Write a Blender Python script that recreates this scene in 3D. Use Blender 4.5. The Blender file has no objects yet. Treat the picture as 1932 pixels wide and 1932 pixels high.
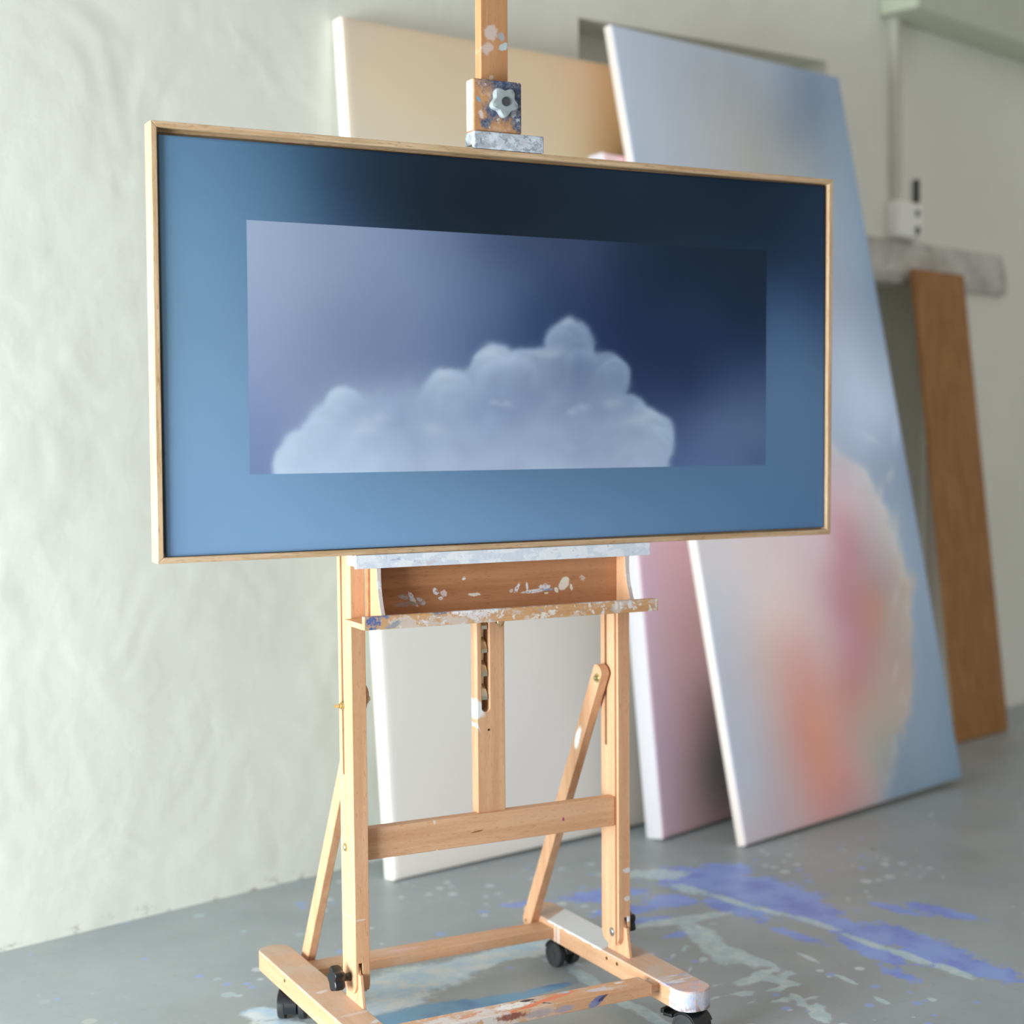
import bpy, bmesh, math, random
import numpy as np
from mathutils import Vector, Matrix
from mathutils import noise as mnoise

random.seed(7)
S = bpy.context.scene
COL = S.collection
R = math.radians

# ------------------------------------------------------------------ camera
F_PX, YAW, PITCH, ROLL = 2939.17, R(27.3914), R(2.3175), R(.6646)
CAM_LOC = Vector((-1.2545, -2.5033, 1.0625))
fwd = Vector((math.sin(YAW) * math.cos(PITCH), math.cos(YAW) * math.cos(PITCH), -math.sin(PITCH)))
right = Vector((math.cos(YAW), -math.sin(YAW), 0))
down = fwd.cross(right)
r2 = right * math.cos(ROLL) + down * math.sin(ROLL)
d2 = down * math.cos(ROLL) - right * math.sin(ROLL)
cam = bpy.data.cameras.new('camera')
cam.sensor_width = 36.0
cam.lens = F_PX / 1932 * 36.0
cam.clip_start = .05
cam.dof.use_dof = True
cam.dof.focus_distance = 2.66
cam.dof.aperture_fstop = 2.2
cam_o = bpy.data.objects.new('camera', cam)
COL.objects.link(cam_o)
M = Matrix((r2, -d2, -fwd)).transposed().to_4x4()
M.translation = CAM_LOC
cam_o.matrix_world = M
S.camera = cam_o

# ------------------------------------------------------------------ world, light, exposure
S.view_settings.view_transform = 'Standard'
S.view_settings.look = 'None'
S.view_settings.gamma = 1
S.view_settings.use_curve_mapping = False
S.view_settings.exposure = -0.12
wld = bpy.data.worlds.new('world')
S.world = wld
wld.use_nodes = True
bg = wld.node_tree.nodes['Background']
bg.inputs[0].default_value = (1.0, .975, .925, 1)
bg.inputs[1].default_value = 0.56

WALL_A = R(16.2)
WD = Vector((math.cos(WALL_A), math.sin(WALL_A), 0))      # along the back wall, to the right
WN = Vector((-WD.y, WD.x, 0))                             # out through the back wall
W0 = Vector((.152, 1.189, 0)) - WN * .008


def wp(s, n, z):
    """a point in the room: s along the back wall, n behind (+) or before (-) it, z up"""
    return W0 + WD * s + WN * n + Vector((0, 0, z))


LEFT_S = -3.95
al = bpy.data.lights.new('window_daylight', 'AREA')
al.shape = 'RECTANGLE'
al.size, al.size_y = 1.7, 1.4
al.energy = 325
al.color = (.87, .955, 1.0)
al_o = bpy.data.objects.new('window_daylight', al)
COL.objects.link(al_o)
al_o.matrix_world = Matrix((WN, Vector((0, 0, 1)), -WD)).transposed().to_4x4()
al_o.matrix_world.translation = wp(LEFT_S - .12, -.97, .72)


# ------------------------------------------------------------------ object helpers
def tag(o, label=None, cat=None, group=None, kind=None):
    if label: o['label'] = label
    if cat: o['category'] = cat
    if group: o['group'] = group
    if kind: o['kind'] = kind
    return o


def empty(name, loc=(0, 0, 0)):
    o = bpy.data.objects.new(name, None)
    o.empty_display_size = .1
    COL.objects.link(o)
    o.location = loc
    return o


def link(name, me, mat=None, parent=None, bevel=0, seg=2, smooth=False):
    o = bpy.data.objects.new(name, me)
    COL.objects.link(o)
    if mat is not None:
        for m in (mat if isinstance(mat, (list, tuple)) else [mat]):
            me.materials.append(m)
    if parent:
        o.parent = parent
        if parent.location.length > 0 and parent.parent is None:
            o.matrix_parent_inverse = Matrix.Translation(-parent.location)
    if bevel:
        b = o.modifiers.new('bevel', 'BEVEL')
        b.width = bevel; b.segments = seg; b.limit_method = 'ANGLE'; b.angle_limit = R(40)
        b.harden_normals = False
    if smooth:
        for p in me.polygons: p.use_smooth = True
    return o


class MB:
    """collects vertices and faces of one mesh"""
    def __init__(s): s.v, s.f = [], []

    def add(s, vs, fs):
        n = len(s.v); s.v += [tuple(x) for x in vs]; s.f += [tuple(i + n for i in f) for f in fs]; return s

    def box(s, f, a0, a1, b0, b1, c0, c1):
        vs = [f(a, b, c) for a in (a0, a1) for b in (b0, b1) for c in (c0, c1)]
        return s.add(vs, [(0, 1, 3, 2), (4, 6, 7, 5), (0, 4, 5, 1), (2, 3, 7, 6), (0, 2, 6, 4), (1, 5, 7, 3)])

    def extrude(s, f, poly, c0, c1):
        """polygon (a, b) swept along c; f(a, b, c) -> point"""
        n = len(poly)
        vs = [f(a, b, c0) for a, b in poly] + [f(a, b, c1) for a, b in poly]
        fs = [tuple(range(n)), tuple(range(2 * n - 1, n - 1, -1))] + [(i, i + n, (i + 1) % n + n, (i + 1) % n) for i in range(n)]
        return s.add(vs, fs)

    def lathe(s, o, ax, prof, seg=28):
        """profile of (distance along ax, radius)"""
        ax = Vector(ax).normalized(); e1 = ax.orthogonal().normalized(); e2 = ax.cross(e1); o = Vector(o)
        vs, fs, k = [], [], len(prof)
        for d, r in prof:
            for i in range(seg):
                a = 2 * math.pi * i / seg
                vs.append(o + ax * d + (e1 * math.cos(a) + e2 * math.sin(a)) * r)
        for j in range(k - 1):
            for i in range(seg):
                fs.append((j * seg + i, j * seg + (i + 1) % seg, (j + 1) * seg + (i + 1) % seg, (j + 1) * seg + i))
        fs.append(tuple(range(seg))); fs.append(tuple(range(k * seg - 1, (k - 1) * seg - 1, -1)))
        return s.add(vs, fs)

    def tube(s, pts, r, seg=12):
        pts = [Vector(p) for p in pts]; vs, fs = [], []
        up = None
        for i, p in enumerate(pts):
            t = (pts[min(i + 1, len(pts) - 1)] - pts[max(i - 1, 0)]).normalized()
            e1 = t.orthogonal().normalized() if up is None else (up - t * up.dot(t)).normalized()
            up = e1; e2 = t.cross(e1)
            for k in range(seg):
                a = 2 * math.pi * k / seg
                vs.append(p + (e1 * math.cos(a) + e2 * math.sin(a)) * r)
        for j in range(len(pts) - 1):
            for i in range(seg):
                fs.append((j * seg + i, j * seg + (i + 1) % seg, (j + 1) * seg + (i + 1) % seg, (j + 1) * seg + i))
        fs.append(tuple(range(seg))); fs.append(tuple(range(len(pts) * seg - 1, (len(pts) - 1) * seg - 1, -1)))
        return s.add(vs, fs)

    def mesh(s, name='m'):
        me = bpy.data.meshes.new(name)
        me.from_pydata([tuple(x) for x in s.v], [], s.f)
        bm = bmesh.new(); bm.from_mesh(me)
        bmesh.ops.recalc_face_normals(bm, faces=bm.faces)
        bm.to_mesh(me); bm.free()
        return me

    def build(s, name, mat, parent=None, bevel=0, smooth=False, seg=2):
        return link(name, s.mesh(name), mat, parent, bevel, seg, smooth)


def cut(me, cutters):
    """boolean difference, baked into a new mesh"""
    a = bpy.data.objects.new('tmp_a', me); COL.objects.link(a)
    tmp = [a]
    for c in cutters:
        b = bpy.data.objects.new('tmp_b', c); COL.objects.link(b); tmp.append(b)
        m = a.modifiers.new('cut', 'BOOLEAN'); m.object = b; m.operation = 'DIFFERENCE'; m.solver = 'EXACT'
    bpy.context.view_layer.update()
    dg = bpy.context.evaluated_depsgraph_get()
    out = bpy.data.meshes.new_from_object(a.evaluated_get(dg))
    for o in tmp:
        bpy.data.objects.remove(o)
    return out


def smooth_by_angle(o, ang=35):
    me = o.data
    for p in me.polygons: p.use_smooth = True
    bm = bmesh.new(); bm.from_mesh(me)
    for e in bm.edges:
        if len(e.link_faces) == 2 and e.calc_face_angle(0) > R(ang): e.smooth = False
    bm.to_mesh(me); bm.free()
    return o


# ------------------------------------------------------------------ material helpers
def lin(c):
    return tuple(((x / 255) / 12.92 if x / 255 <= .04045 else ((x / 255 + .055) / 1.055) ** 2.4) for x in c)


class NT:
    def __init__(s, name, rough=.6, spec=.3):
        s.m = bpy.data.materials.new(name); s.m.use_nodes = True
        s.t = s.m.node_tree; s.N = s.t.nodes; s.L = s.t.links
        s.b = s.N['Principled BSDF']
        s.b.inputs['Roughness'].default_value = rough
        s.b.inputs['Specular IOR Level'].default_value = spec
        s.co = s.N.new('ShaderNodeTexCoord').outputs['Object']
        s.cosep = s.sep(s.co)

    def node(s, typ, **kw):
        n = s.N.new(typ)
        for k, v in kw.items(): setattr(n, k, v)
        return n

    def put(s, sock, v):
        if isinstance(v, bpy.types.NodeSocket): s.L.new(v, sock)
        elif isinstance(v, (tuple, list)) and sock.type == 'RGBA': sock.default_value = tuple(v)[:3] + (1,)
        else: sock.default_value = v

    def sep(s, v):
        n = s.N.new('ShaderNodeSeparateXYZ'); s.put(n.inputs[0], v); return n.outputs

    def math(s, op, a, b=0., c=0., clamp=False):
        n = s.N.new('ShaderNodeMath'); n.operation = op; n.use_clamp = clamp
        s.put(n.inputs[0], a); s.put(n.inputs[1], b); s.put(n.inputs[2], c); return n.outputs[0]

    def step(s, v, lo, hi, a=0., b=1.):
        n = s.N.new('ShaderNodeMapRange'); n.interpolation_type = 'SMOOTHSTEP'
        s.put(n.inputs['Value'], v); s.put(n.inputs['From Min'], lo); s.put(n.inputs['From Max'], hi)
        s.put(n.inputs['To Min'], a); s.put(n.inputs['To Max'], b); return n.outputs[0]

    def mapping(s, loc=(0, 0, 0), scale=(1, 1, 1), rot=(0, 0, 0), v=None, typ='POINT'):
        n = s.N.new('ShaderNodeMapping'); n.vector_type = typ
        s.put(n.inputs[0], v or s.co); n.inputs[1].default_value = loc; n.inputs[2].default_value = rot; n.inputs[3].default_value = scale
        return n.outputs[0]

    def noise(s, scale, detail=3, rough=.55, v=None, dist=0):
        n = s.N.new('ShaderNodeTexNoise'); s.put(n.inputs['Vector'], v or s.co)
        n.inputs['Scale'].default_value = scale; n.inputs['Detail'].default_value = detail
        n.inputs['Roughness'].default_value = rough; n.inputs['Distortion'].default_value = dist
        return n.outputs[0]

    def voronoi(s, scale, v=None, out='Distance', rnd=1):
        n = s.N.new('ShaderNodeTexVoronoi'); s.put(n.inputs['Vector'], v or s.co); n.inputs['Scale'].default_value = scale
        n.inputs['Randomness'].default_value = rnd
        return n.outputs[out]

    def mix(s, f, a, b):
        n = s.N.new('ShaderNodeMix'); n.data_type = 'RGBA'
        s.put(n.inputs[0], f); s.put(n.inputs[6], a); s.put(n.inputs[7], b); return n.outputs[2]

    def spot(s, c, rad, rot=0., plane='XZ', edge=.45, wob=.6, nscale=60, gate=0.):
        """an irregular blot of paint: centre c (x, y, z), two radii in the plane"""
        n = s.noise(nscale, 5, .68)
        ax = {'XZ': (0, 2), 'XY': (0, 1), 'YZ': (1, 2)}[plane]
        d = [s.math('SUBTRACT', s.cosep[i], c[i]) for i in ax]
        ca, sa = math.cos(rot), math.sin(rot)
        p = s.math('ADD', s.math('MULTIPLY', d[0], ca / rad[0]), s.math('MULTIPLY', d[1], sa / rad[0]))
        q = s.math('ADD', s.math('MULTIPLY', d[0], -sa / rad[1]), s.math('MULTIPLY', d[1], ca / rad[1]))
        r = s.math('SQRT', s.math('ADD', s.math('MULTIPLY', p, p), s.math('MULTIPLY', q, q)))
        r = s.math('ADD', r, s.math('MULTIPLY', s.math('SUBTRACT', n, .5), wob * 2.6))
        k = s.step(r, 1 + edge * .3, 1 - edge * .7)
        if gate:
            k = s.math('MULTIPLY', k, s.step(s.noise(nscale * 1.7, 5, .72, s.mapping(loc=(c[0] * 31, 2, c[2] * 17))), gate - .05, gate + .06))
        return k

    def bump(s, h, strength=.3, dist=.002):
        n = s.N.new('ShaderNodeBump'); n.inputs['Strength'].default_value = strength; n.inputs['Distance'].default_value = dist
        s.put(n.inputs['Height'], h); s.L.new(n.outputs[0], s.b.inputs['Normal']); return n

    def done(s, color):
        s.put(s.b.inputs['Base Color'], color); return s.m


def plain(name, rgb, rough=.5, metal=0., spec=.4, vary=.08, nscale=40):
    n = NT(name, rough, spec)
    n.b.inputs['Metallic'].default_value = metal
    c = lin(rgb)
    f = n.noise(nscale, 4)
    return n.done(n.mix(f, tuple(x * (1 - vary) for x in c), tuple(min(1, x * (1 + vary)) for x in c)))


AXS = {'x': (3, 60, 60), 'y': (60, 3, 60), 'z': (60, 60, 3)}
AXF = {'x': (75, 620, 620), 'y': (620, 75, 620), 'z': (620, 620, 75)}


def beech(n, axis, base=(213, 169, 133), dark=(200, 151, 114), fleck=(164, 112, 76), fl=.42):
    """warm beech: soft long bands and short dark pores along the grain"""
    g = n.noise(1, 3, .6, n.mapping(scale=AXS[axis]))
    c = n.mix(n.step(g, .3, .7), lin(base), lin(dark))
    big = n.noise(3, 2)
    c = n.mix(n.math('MULTIPLY', n.step(big, .45, .75), .35), c, lin((204, 156, 118)))
    f = n.noise(1, 1, .5, n.mapping(scale=AXF[axis]))
    return n.mix(n.math('MULTIPLY', n.step(f, .60, .72), fl), c, lin(fleck))


def wood(name, axis, rough=.5, **kw):
    n = NT(name, rough, .25)
    return n.done(beech(n, axis, **kw))


# ------------------------------------------------------------------ smooth fields for the painted canvases
def tps(pts, cols):
    """thin plate spline through colour samples; returns f(array of points) -> colours"""
    P = np.array(pts, float); C = np.array(cols, float); n = len(P)

    def U(r2): return np.where(r2 > 1e-12, r2 * np.log(np.maximum(r2, 1e-12)), 0)
    K = U(((P[:, None] - P[None]) ** 2).sum(-1)) + np.eye(n) * .004
    A = np.zeros((n + 3, n + 3)); A[:n, :n] = K; A[:n, n] = 1; A[:n, n + 1:] = P; A[n, :n] = 1; A[n + 1:, :n] = P.T
    W = np.linalg.solve(A, np.vstack([C, np.zeros((3, 3))]))

    def f(Q):
        out = []
        for q in np.array_split(Q, max(1, len(Q) // 20000)):
            out.append(U(((q[:, None] - P[None]) ** 2).sum(-1)) @ W[:n] + W[n] + q @ W[n + 1:])
        return np.vstack(out)
    return f


def srgb_lin(a):
    a = np.clip(a, 0, 255) / 255
    return np.where(a <= .04045, a / 12.92, ((a + .055) / 1.055) ** 2.4)


def fbm(Q, scale, off=0., octv=3):
    """cheap smooth noise in [-1, 1] for a list of 2-D points"""
    return np.array([mnoise.fractal(Vector((q[0] * scale + off, q[1] * scale - off, off)), 1.0, 2.0, octv) for q in Q])


def color_attr(me, name, C):
    a = me.color_attributes.new(name, 'FLOAT_COLOR', 'POINT')
    buf = np.ones((len(me.vertices), 4), np.float32); buf[:, :C.shape[1]] = C
    a.data.foreach_set('color', buf.ravel())

# ------------------------------------------------------------------ colour samples and paint shapes, measured in metres on their own surfaces
GAIN_P = (.95, .94, .93)
GAIN_A = (1.40, 1.36, 1.36)
GAIN_B = (1.92, 1.96, 2.02)
GAIN_C = (2.14, 2.08, 2.1)
BORDER= [(-0.595, 1.4312, 90, 122, 152), (-0.5883, 1.324, 96, 128, 156), (-0.591, 1.1572, 103, 133, 160), (-0.5853, 0.9892, 109, 140, 170), (-0.5885, 0.7943, 112, 142, 178), (-0.5182, 1.4122, 86, 116, 145), (-0.4748, 1.39, 82, 112, 140), 
(-0.385, 1.3963, 68, 96, 123), (-0.3297, 1.3915, 50, 72, 95), (-0.2543, 1.3878, 36, 52, 70), (-0.3766, 1.3365, 72, 98, 124), (-0.2928, 1.3415, 48, 68, 92), (-0.147, 1.4129, 29, 40, 53), (-0.1476, 1.3411, 28, 40, 52), (0.0053, 1.3591, 25, 
35, 45), (0.0057, 1.4328, 27, 38, 50), (0.2787, 1.356, 27, 40, 54), (0.2787, 1.433, 30, 44, 60), (0.5162, 1.3592, 29, 44, 62), (0.693, 1.4203, 33, 50, 72), (0.6424, 1.2945, 38, 58, 84), (0.5915, 1.2923, 35, 53, 77), (0.6046, 1.2317, 52, 
76, 108), (0.6433, 1.192, 64, 90, 124), (0.6947, 1.2348, 45, 66, 96), (0.6441, 1.089, 84, 111, 145), (0.6454, 0.9337, 88, 117, 152), (0.6463, 0.8192, 84, 115, 152), (0.3969, 0.8462, 88, 118, 153), (0.1657, 0.8327, 95, 125, 160), (-0.0494, 
0.8387, 103, 133, 168), (-0.2501, 0.8353, 108, 140, 175), (-0.438, 0.8146, 113, 145, 180), (-0.5234, 1.0742, 106, 136, 165), (-0.5208, 1.2438, 99, 130, 158), (-0.509, 0.8602, 111, 142, 176)]
INNER= [(-0.4538, 1.3064, 152, 167, 193), (-0.3401, 1.2952, 142, 157, 182), (-0.2457, 1.2956, 130, 147, 177), (-0.0978, 1.2986, 106, 123, 156), (-0.0158, 1.3073, 80, 96, 128), (0.0579, 1.3017, 70, 86, 118), (0.1663, 1.2833, 64, 79, 111), 
(0.256, 1.2969, 42, 58, 84), (0.3955, 1.2936, 33, 49, 70), (0.5539, 1.2907, 33, 48, 67), (0.5545, 1.1895, 36, 52, 78), (0.3958, 1.185, 38, 55, 85), (0.2789, 1.2011, 38, 53, 84), (0.2333, 1.2575, 45, 60, 90), (0.3962, 1.066, 42, 58, 92), 
(0.337, 1.0851, 42, 57, 90), (0.555, 1.1082, 50, 70, 104), (0.5555, 1.0369, 80, 102, 138), (0.5559, 0.9756, 96, 118, 153), (0.4568, 0.9861, 92, 112, 150), (0.3966, 0.9364, 86, 107, 150), (0.5562, 0.9244, 84, 108, 148), (0.4445, 1.0263, 70, 
90, 128), (-0.4507, 1.204, 148, 162, 190), (-0.323, 1.1647, 128, 143, 172), (-0.1979, 1.2131, 122, 138, 170), (-0.0983, 1.2258, 108, 127, 160), (0.0047, 1.2111, 86, 107, 142), (0.0574, 1.1755, 62, 84, 120), (0.1006, 1.2332, 62, 80, 114), 
(-0.2478, 1.0777, 120, 134, 166), (-0.0992, 1.0979, 104, 122, 158), (-0.4345, 1.0753, 137, 150, 182), (-0.4498, 0.9455, 118, 134, 174), (-0.4537, 0.9888, 124, 140, 180), (-0.3804, 1.0236, 130, 143, 175), (-0.0477, 1.1448, 88, 108, 145), 
(-0.3778, 1.2327, 145, 160, 186), (0.0577, 1.241, 75, 94, 128), (-0.306, 0.9883, 140, 154, 184)]
LUMPS= [(-0.249, 0.9523, 0.0884, 0.0807, 1.0, 0.8), (-0.1705, 0.9607, 0.1011, 0.0908, 0.9, 0.8), (-0.0487, 0.969, 0.1054, 0.0927, 0.3, 0.76), (0.0675, 0.9778, 0.1095, 0.0944, 0.28, 0.76), (0.1659, 0.9677, 0.1017, 0.0865, 0.31, 0.78), 
(0.1396, 1.1321, 0.051, 0.0438, 0.2, 0.62), (0.1221, 1.1251, 0.0351, 0.0304, 0.31, 0.55), (0.1572, 1.1134, 0.0334, 0.0286, 0.3, 0.5), (0.122, 1.0919, 0.044, 0.038, 0.3, 0.5), (0.1771, 1.0687, 0.0619, 0.0527, 0.25, 0.5), (0.2175, 1.0894, 
0.0328, 0.028, 0.31, 0.55), (0.2333, 1.0799, 0.0319, 0.0271, 0.29, 0.6), (0.222, 1.0595, 0.0409, 0.0348, 0.33, 0.6), (-0.0064, 1.0919, 0.0422, 0.0372, 0.25, 0.72), (-0.0221, 1.0805, 0.0398, 0.0353, 0.29, 0.7), (0.0486, 1.0871, 0.0408, 
0.0356, 0.29, 0.7), (0.084, 1.0819, 0.0478, 0.0415, 0.32, 0.6), (-0.0482, 1.0562, 0.0354, 0.0314, 0.41, 0.62), (0.0145, 1.053, 0.064, 0.056, 0.27, 0.6), (-0.1046, 1.0465, 0.0429, 0.0385, 0.24, 0.78), (-0.1249, 1.0263, 0.0365, 0.0329, 0.39, 
0.72), (-0.0814, 1.0154, 0.0516, 0.046, 0.32, 0.7), (-0.2982, 1.0167, 0.0364, 0.0338, 0.26, 0.86), (-0.2755, 0.9972, 0.0386, 0.0356, 0.6, 0.82), (-0.323, 0.9902, 0.036, 0.0336, 0.32, 0.86), (-0.3439, 0.969, 0.032, 0.03, 0.35, 0.86), 
(0.2629, 1.0081, 0.0393, 0.0332, 0.26, 0.7), (0.2929, 0.9846, 0.0443, 0.0373, 0.24, 0.86), (0.3208, 0.9717, 0.0447, 0.0375, 0.21, 0.84), (0.3256, 0.949, 0.04, 0.0335, 0.24, 0.78), (0.3116, 0.9353, 0.0446, 0.0374, 0.26, 0.78), (0.222, 
0.9965, 0.057, 0.0484, 0.32, 0.66), (0.2561, 0.9379, 0.0812, 0.0683, 0.31, 0.8), (-0.3721, 0.9446, 0.0354, 0.0334, 0.32, 0.9), (-0.3926, 0.9291, 0.0277, 0.0262, 0.3, 0.94), (-0.3956, 0.9133, 0.0277, 0.0263, 0.3, 0.96), (-0.3444, 0.9266, 
0.0567, 0.053, 0.37, 0.94), (-0.2687, 0.9122, 0.078, 0.0716, 0.33, 0.93), (-0.1709, 0.9106, 0.0807, 0.0728, 0.33, 0.9), (-0.0491, 0.9039, 0.0948, 0.0837, 0.29, 0.86), (0.078, 0.9018, 0.0989, 0.0854, 0.29, 0.84), (0.1993, 0.8997, 0.0914, 
0.0775, 0.3, 0.84), (0.2907, 0.908, 0.0584, 0.0491, 0.24, 0.82)]
HILITE= [(-0.0219, 1.1223, 0.0188, 0.0074), (0.1057, 1.1125, 0.024, 0.0076), (0.0787, 1.1158, 0.0173, 0.0056), (0.009, 1.023, 0.0127, 0.0047), (-0.0119, 1.0267, 0.0104, 0.0037), (0.1659, 1.0158, 0.0156, 0.0057), (0.146, 1.0081, 0.0111, 
0.0038), (0.222, 1.0256, 0.0249, 0.0068), (0.2848, 0.9944, 0.0278, 0.0069), (0.308, 1.0082, 0.0186, 0.0049), (-0.3055, 1.0415, 0.0152, 0.0071), (-0.2582, 0.9927, 0.0212, 0.0071), (-0.2291, 1.0016, 0.0156, 0.0072), (-0.1303, 0.9787, 0.0222, 
0.0082), (-0.2584, 0.9792, 0.0252, 0.0054), (0.1331, 1.1728, 0.0154, 0.0057), (-0.1094, 1.0794, 0.0162, 0.0074)]
COLC= [(0.01, 2.24, 158, 170, 185), (0.205, 2.224, 150, 160, 172), (0.442, 2.228, 140, 150, 158), (0.696, 2.231, 135, 148, 160), (1.031, 2.244, 112, 130, 148), (0.033, 1.968, 155, 168, 182), (0.264, 1.995, 152, 160, 168), (0.535, 2.109, 
142, 148, 152), (0.782, 2.056, 118, 132, 145), (1.013, 2.083, 118, 138, 155), (0.809, 1.956, 130, 140, 148), (0.994, 1.818, 125, 145, 165), (0.972, 1.643, 130, 150, 170), (0.856, 1.535, 140, 152, 170), (0.868, 1.384, 150, 168, 190), 
(0.987, 1.301, 152, 170, 192), (0.975, 1.165, 162, 180, 205), (0.795, 1.133, 155, 172, 198), (1.027, 1.045, 130, 150, 175), (1.004, 0.876, 128, 148, 170), (0.896, 0.998, 140, 158, 180), (0.73, 1.004, 176, 172, 182), (0.697, 0.891, 190, 
168, 176), (0.788, 0.92, 182, 176, 182), (0.89, 0.882, 172, 172, 176), (0.94, 0.762, 168, 168, 168), (1.026, 0.706, 132, 152, 172), (0.964, 0.462, 126, 146, 164), (0.9, 0.257, 122, 142, 160), (0.012, 0.795, 205, 198, 198), (0.19, 0.783, 
206, 190, 190), (0.374, 0.754, 196, 182, 186), (0.583, 0.77, 194, 170, 180), (0.687, 0.763, 178, 138, 150), (0.612, 0.689, 180, 146, 156), (0.708, 0.649, 172, 140, 146), (0.817, 0.64, 160, 140, 142), (0.929, 0.631, 160, 150, 146), (0.607, 
0.579, 174, 134, 144), (0.611, 0.5, 176, 138, 148), (0.766, 0.564, 172, 130, 112), (0.834, 0.508, 160, 148, 142), (0.855, 0.392, 158, 142, 136), (0.742, 0.39, 166, 142, 138), (0.492, 0.544, 190, 164, 168), (0.33, 0.591, 200, 178, 176), 
(0.194, 0.619, 200, 186, 184), (0.06, 0.632, 185, 186, 192), (0.002, 0.495, 172, 176, 186), (0.236, 0.511, 198, 168, 160), (0.341, 0.454, 190, 152, 148), (0.512, 0.433, 182, 150, 150), (0.592, 0.346, 172, 132, 124), (0.709, 0.283, 164, 
148, 138), (0.757, 0.165, 140, 146, 148), (0.642, 0.152, 150, 150, 146), (0.499, 0.205, 178, 142, 136), (0.385, 0.253, 192, 140, 126), (0.29, 0.267, 186, 140, 132), (0.209, 0.323, 188, 156, 150), (0.119, 0.336, 176, 168, 172), (0.035, 
0.276, 165, 170, 182), (0.01, 0.351, 170, 174, 184), (0.072, 0.157, 168, 170, 178), (0.149, 0.187, 176, 160, 164), (0.04, 0.035, 172, 162, 168), (0.232, 0.056, 178, 148, 150), (0.368, 0.106, 184, 136, 126), (0.49, 0.085, 172, 134, 130), 
(0.59, 0.067, 158, 142, 142), (0.72, 0.045, 120, 138, 152), (0.847, 0.087, 118, 138, 155), (0.473, 0.027, 160, 132, 132)]
STROKES= [(0.895, 0.898, 0.042, 0.014, 60, 185, 184, 186), (0.95, 0.795, 0.056, 0.012, 65, 178, 176, 174), (0.972, 0.962, 0.031, 0.01, 45, 178, 180, 184), (0.939, 0.663, 0.042, 0.012, 70, 176, 172, 166), (0.886, 0.585, 0.042, 0.012, 60, 
172, 168, 166), (1.001, 0.624, 0.035, 0.012, 75, 170, 160, 150), (0.818, 0.365, 0.042, 0.01, 55, 172, 168, 164), (0.822, 0.284, 0.035, 0.008, 60, 168, 162, 156), (1.042, 1.095, 0.056, 0.014, 70, 165, 182, 208), (0.892, 1.082, 0.056, 0.017, 
-20, 168, 186, 208), (0.807, 0.189, 0.037, 0.01, 70, 158, 152, 144)]
COLA= [(-0.0, 2.111, 190, 178, 160), (0.069, 1.989, 200, 186, 160), (0.06, 1.856, 200, 190, 170), (0.322, 2.09, 198, 180, 152), (0.586, 2.055, 202, 182, 152), (0.778, 2.08, 198, 170, 138), (0.872, 2.017, 182, 152, 112), (0.864, 1.912, 176, 
148, 108), (0.575, 1.911, 202, 186, 160), (0.764, 1.902, 198, 176, 142), (0.133, 0.595, 208, 207, 200), (0.114, 0.33, 208, 206, 200), (0.177, 0.053, 205, 200, 194), (0.475, 0.562, 206, 203, 197), (0.449, 0.214, 202, 199, 195), (0.638, 
0.258, 196, 192, 186), (0.622, 0.045, 196, 192, 186), (0.833, 0.232, 150, 145, 135), (0.016, 0.081, 206, 203, 197), (0.263, 1.264, 203, 198, 184), (0.527, 1.267, 203, 196, 182)]
COLB= [(0.025, 1.846, 222, 190, 192), (0.095, 1.854, 220, 180, 186), (0.024, 0.755, 196, 166, 178), (0.074, 0.694, 190, 160, 172), (0.202, 0.744, 190, 160, 165), (0.196, 0.536, 176, 146, 148), (0.008, 0.555, 186, 160, 172), (0.037, 0.263, 
168, 146, 158), (0.154, 0.246, 160, 130, 136), (0.262, 0.305, 128, 108, 108), (0.265, 0.154, 92, 90, 88), (0.03, 0.049, 168, 145, 155), (0.175, 0.051, 150, 126, 128), (0.323, 0.024, 120, 100, 100), (0.284, 0.452, 170, 140, 144), (0.292, 
0.075, 100, 92, 90)]
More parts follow.
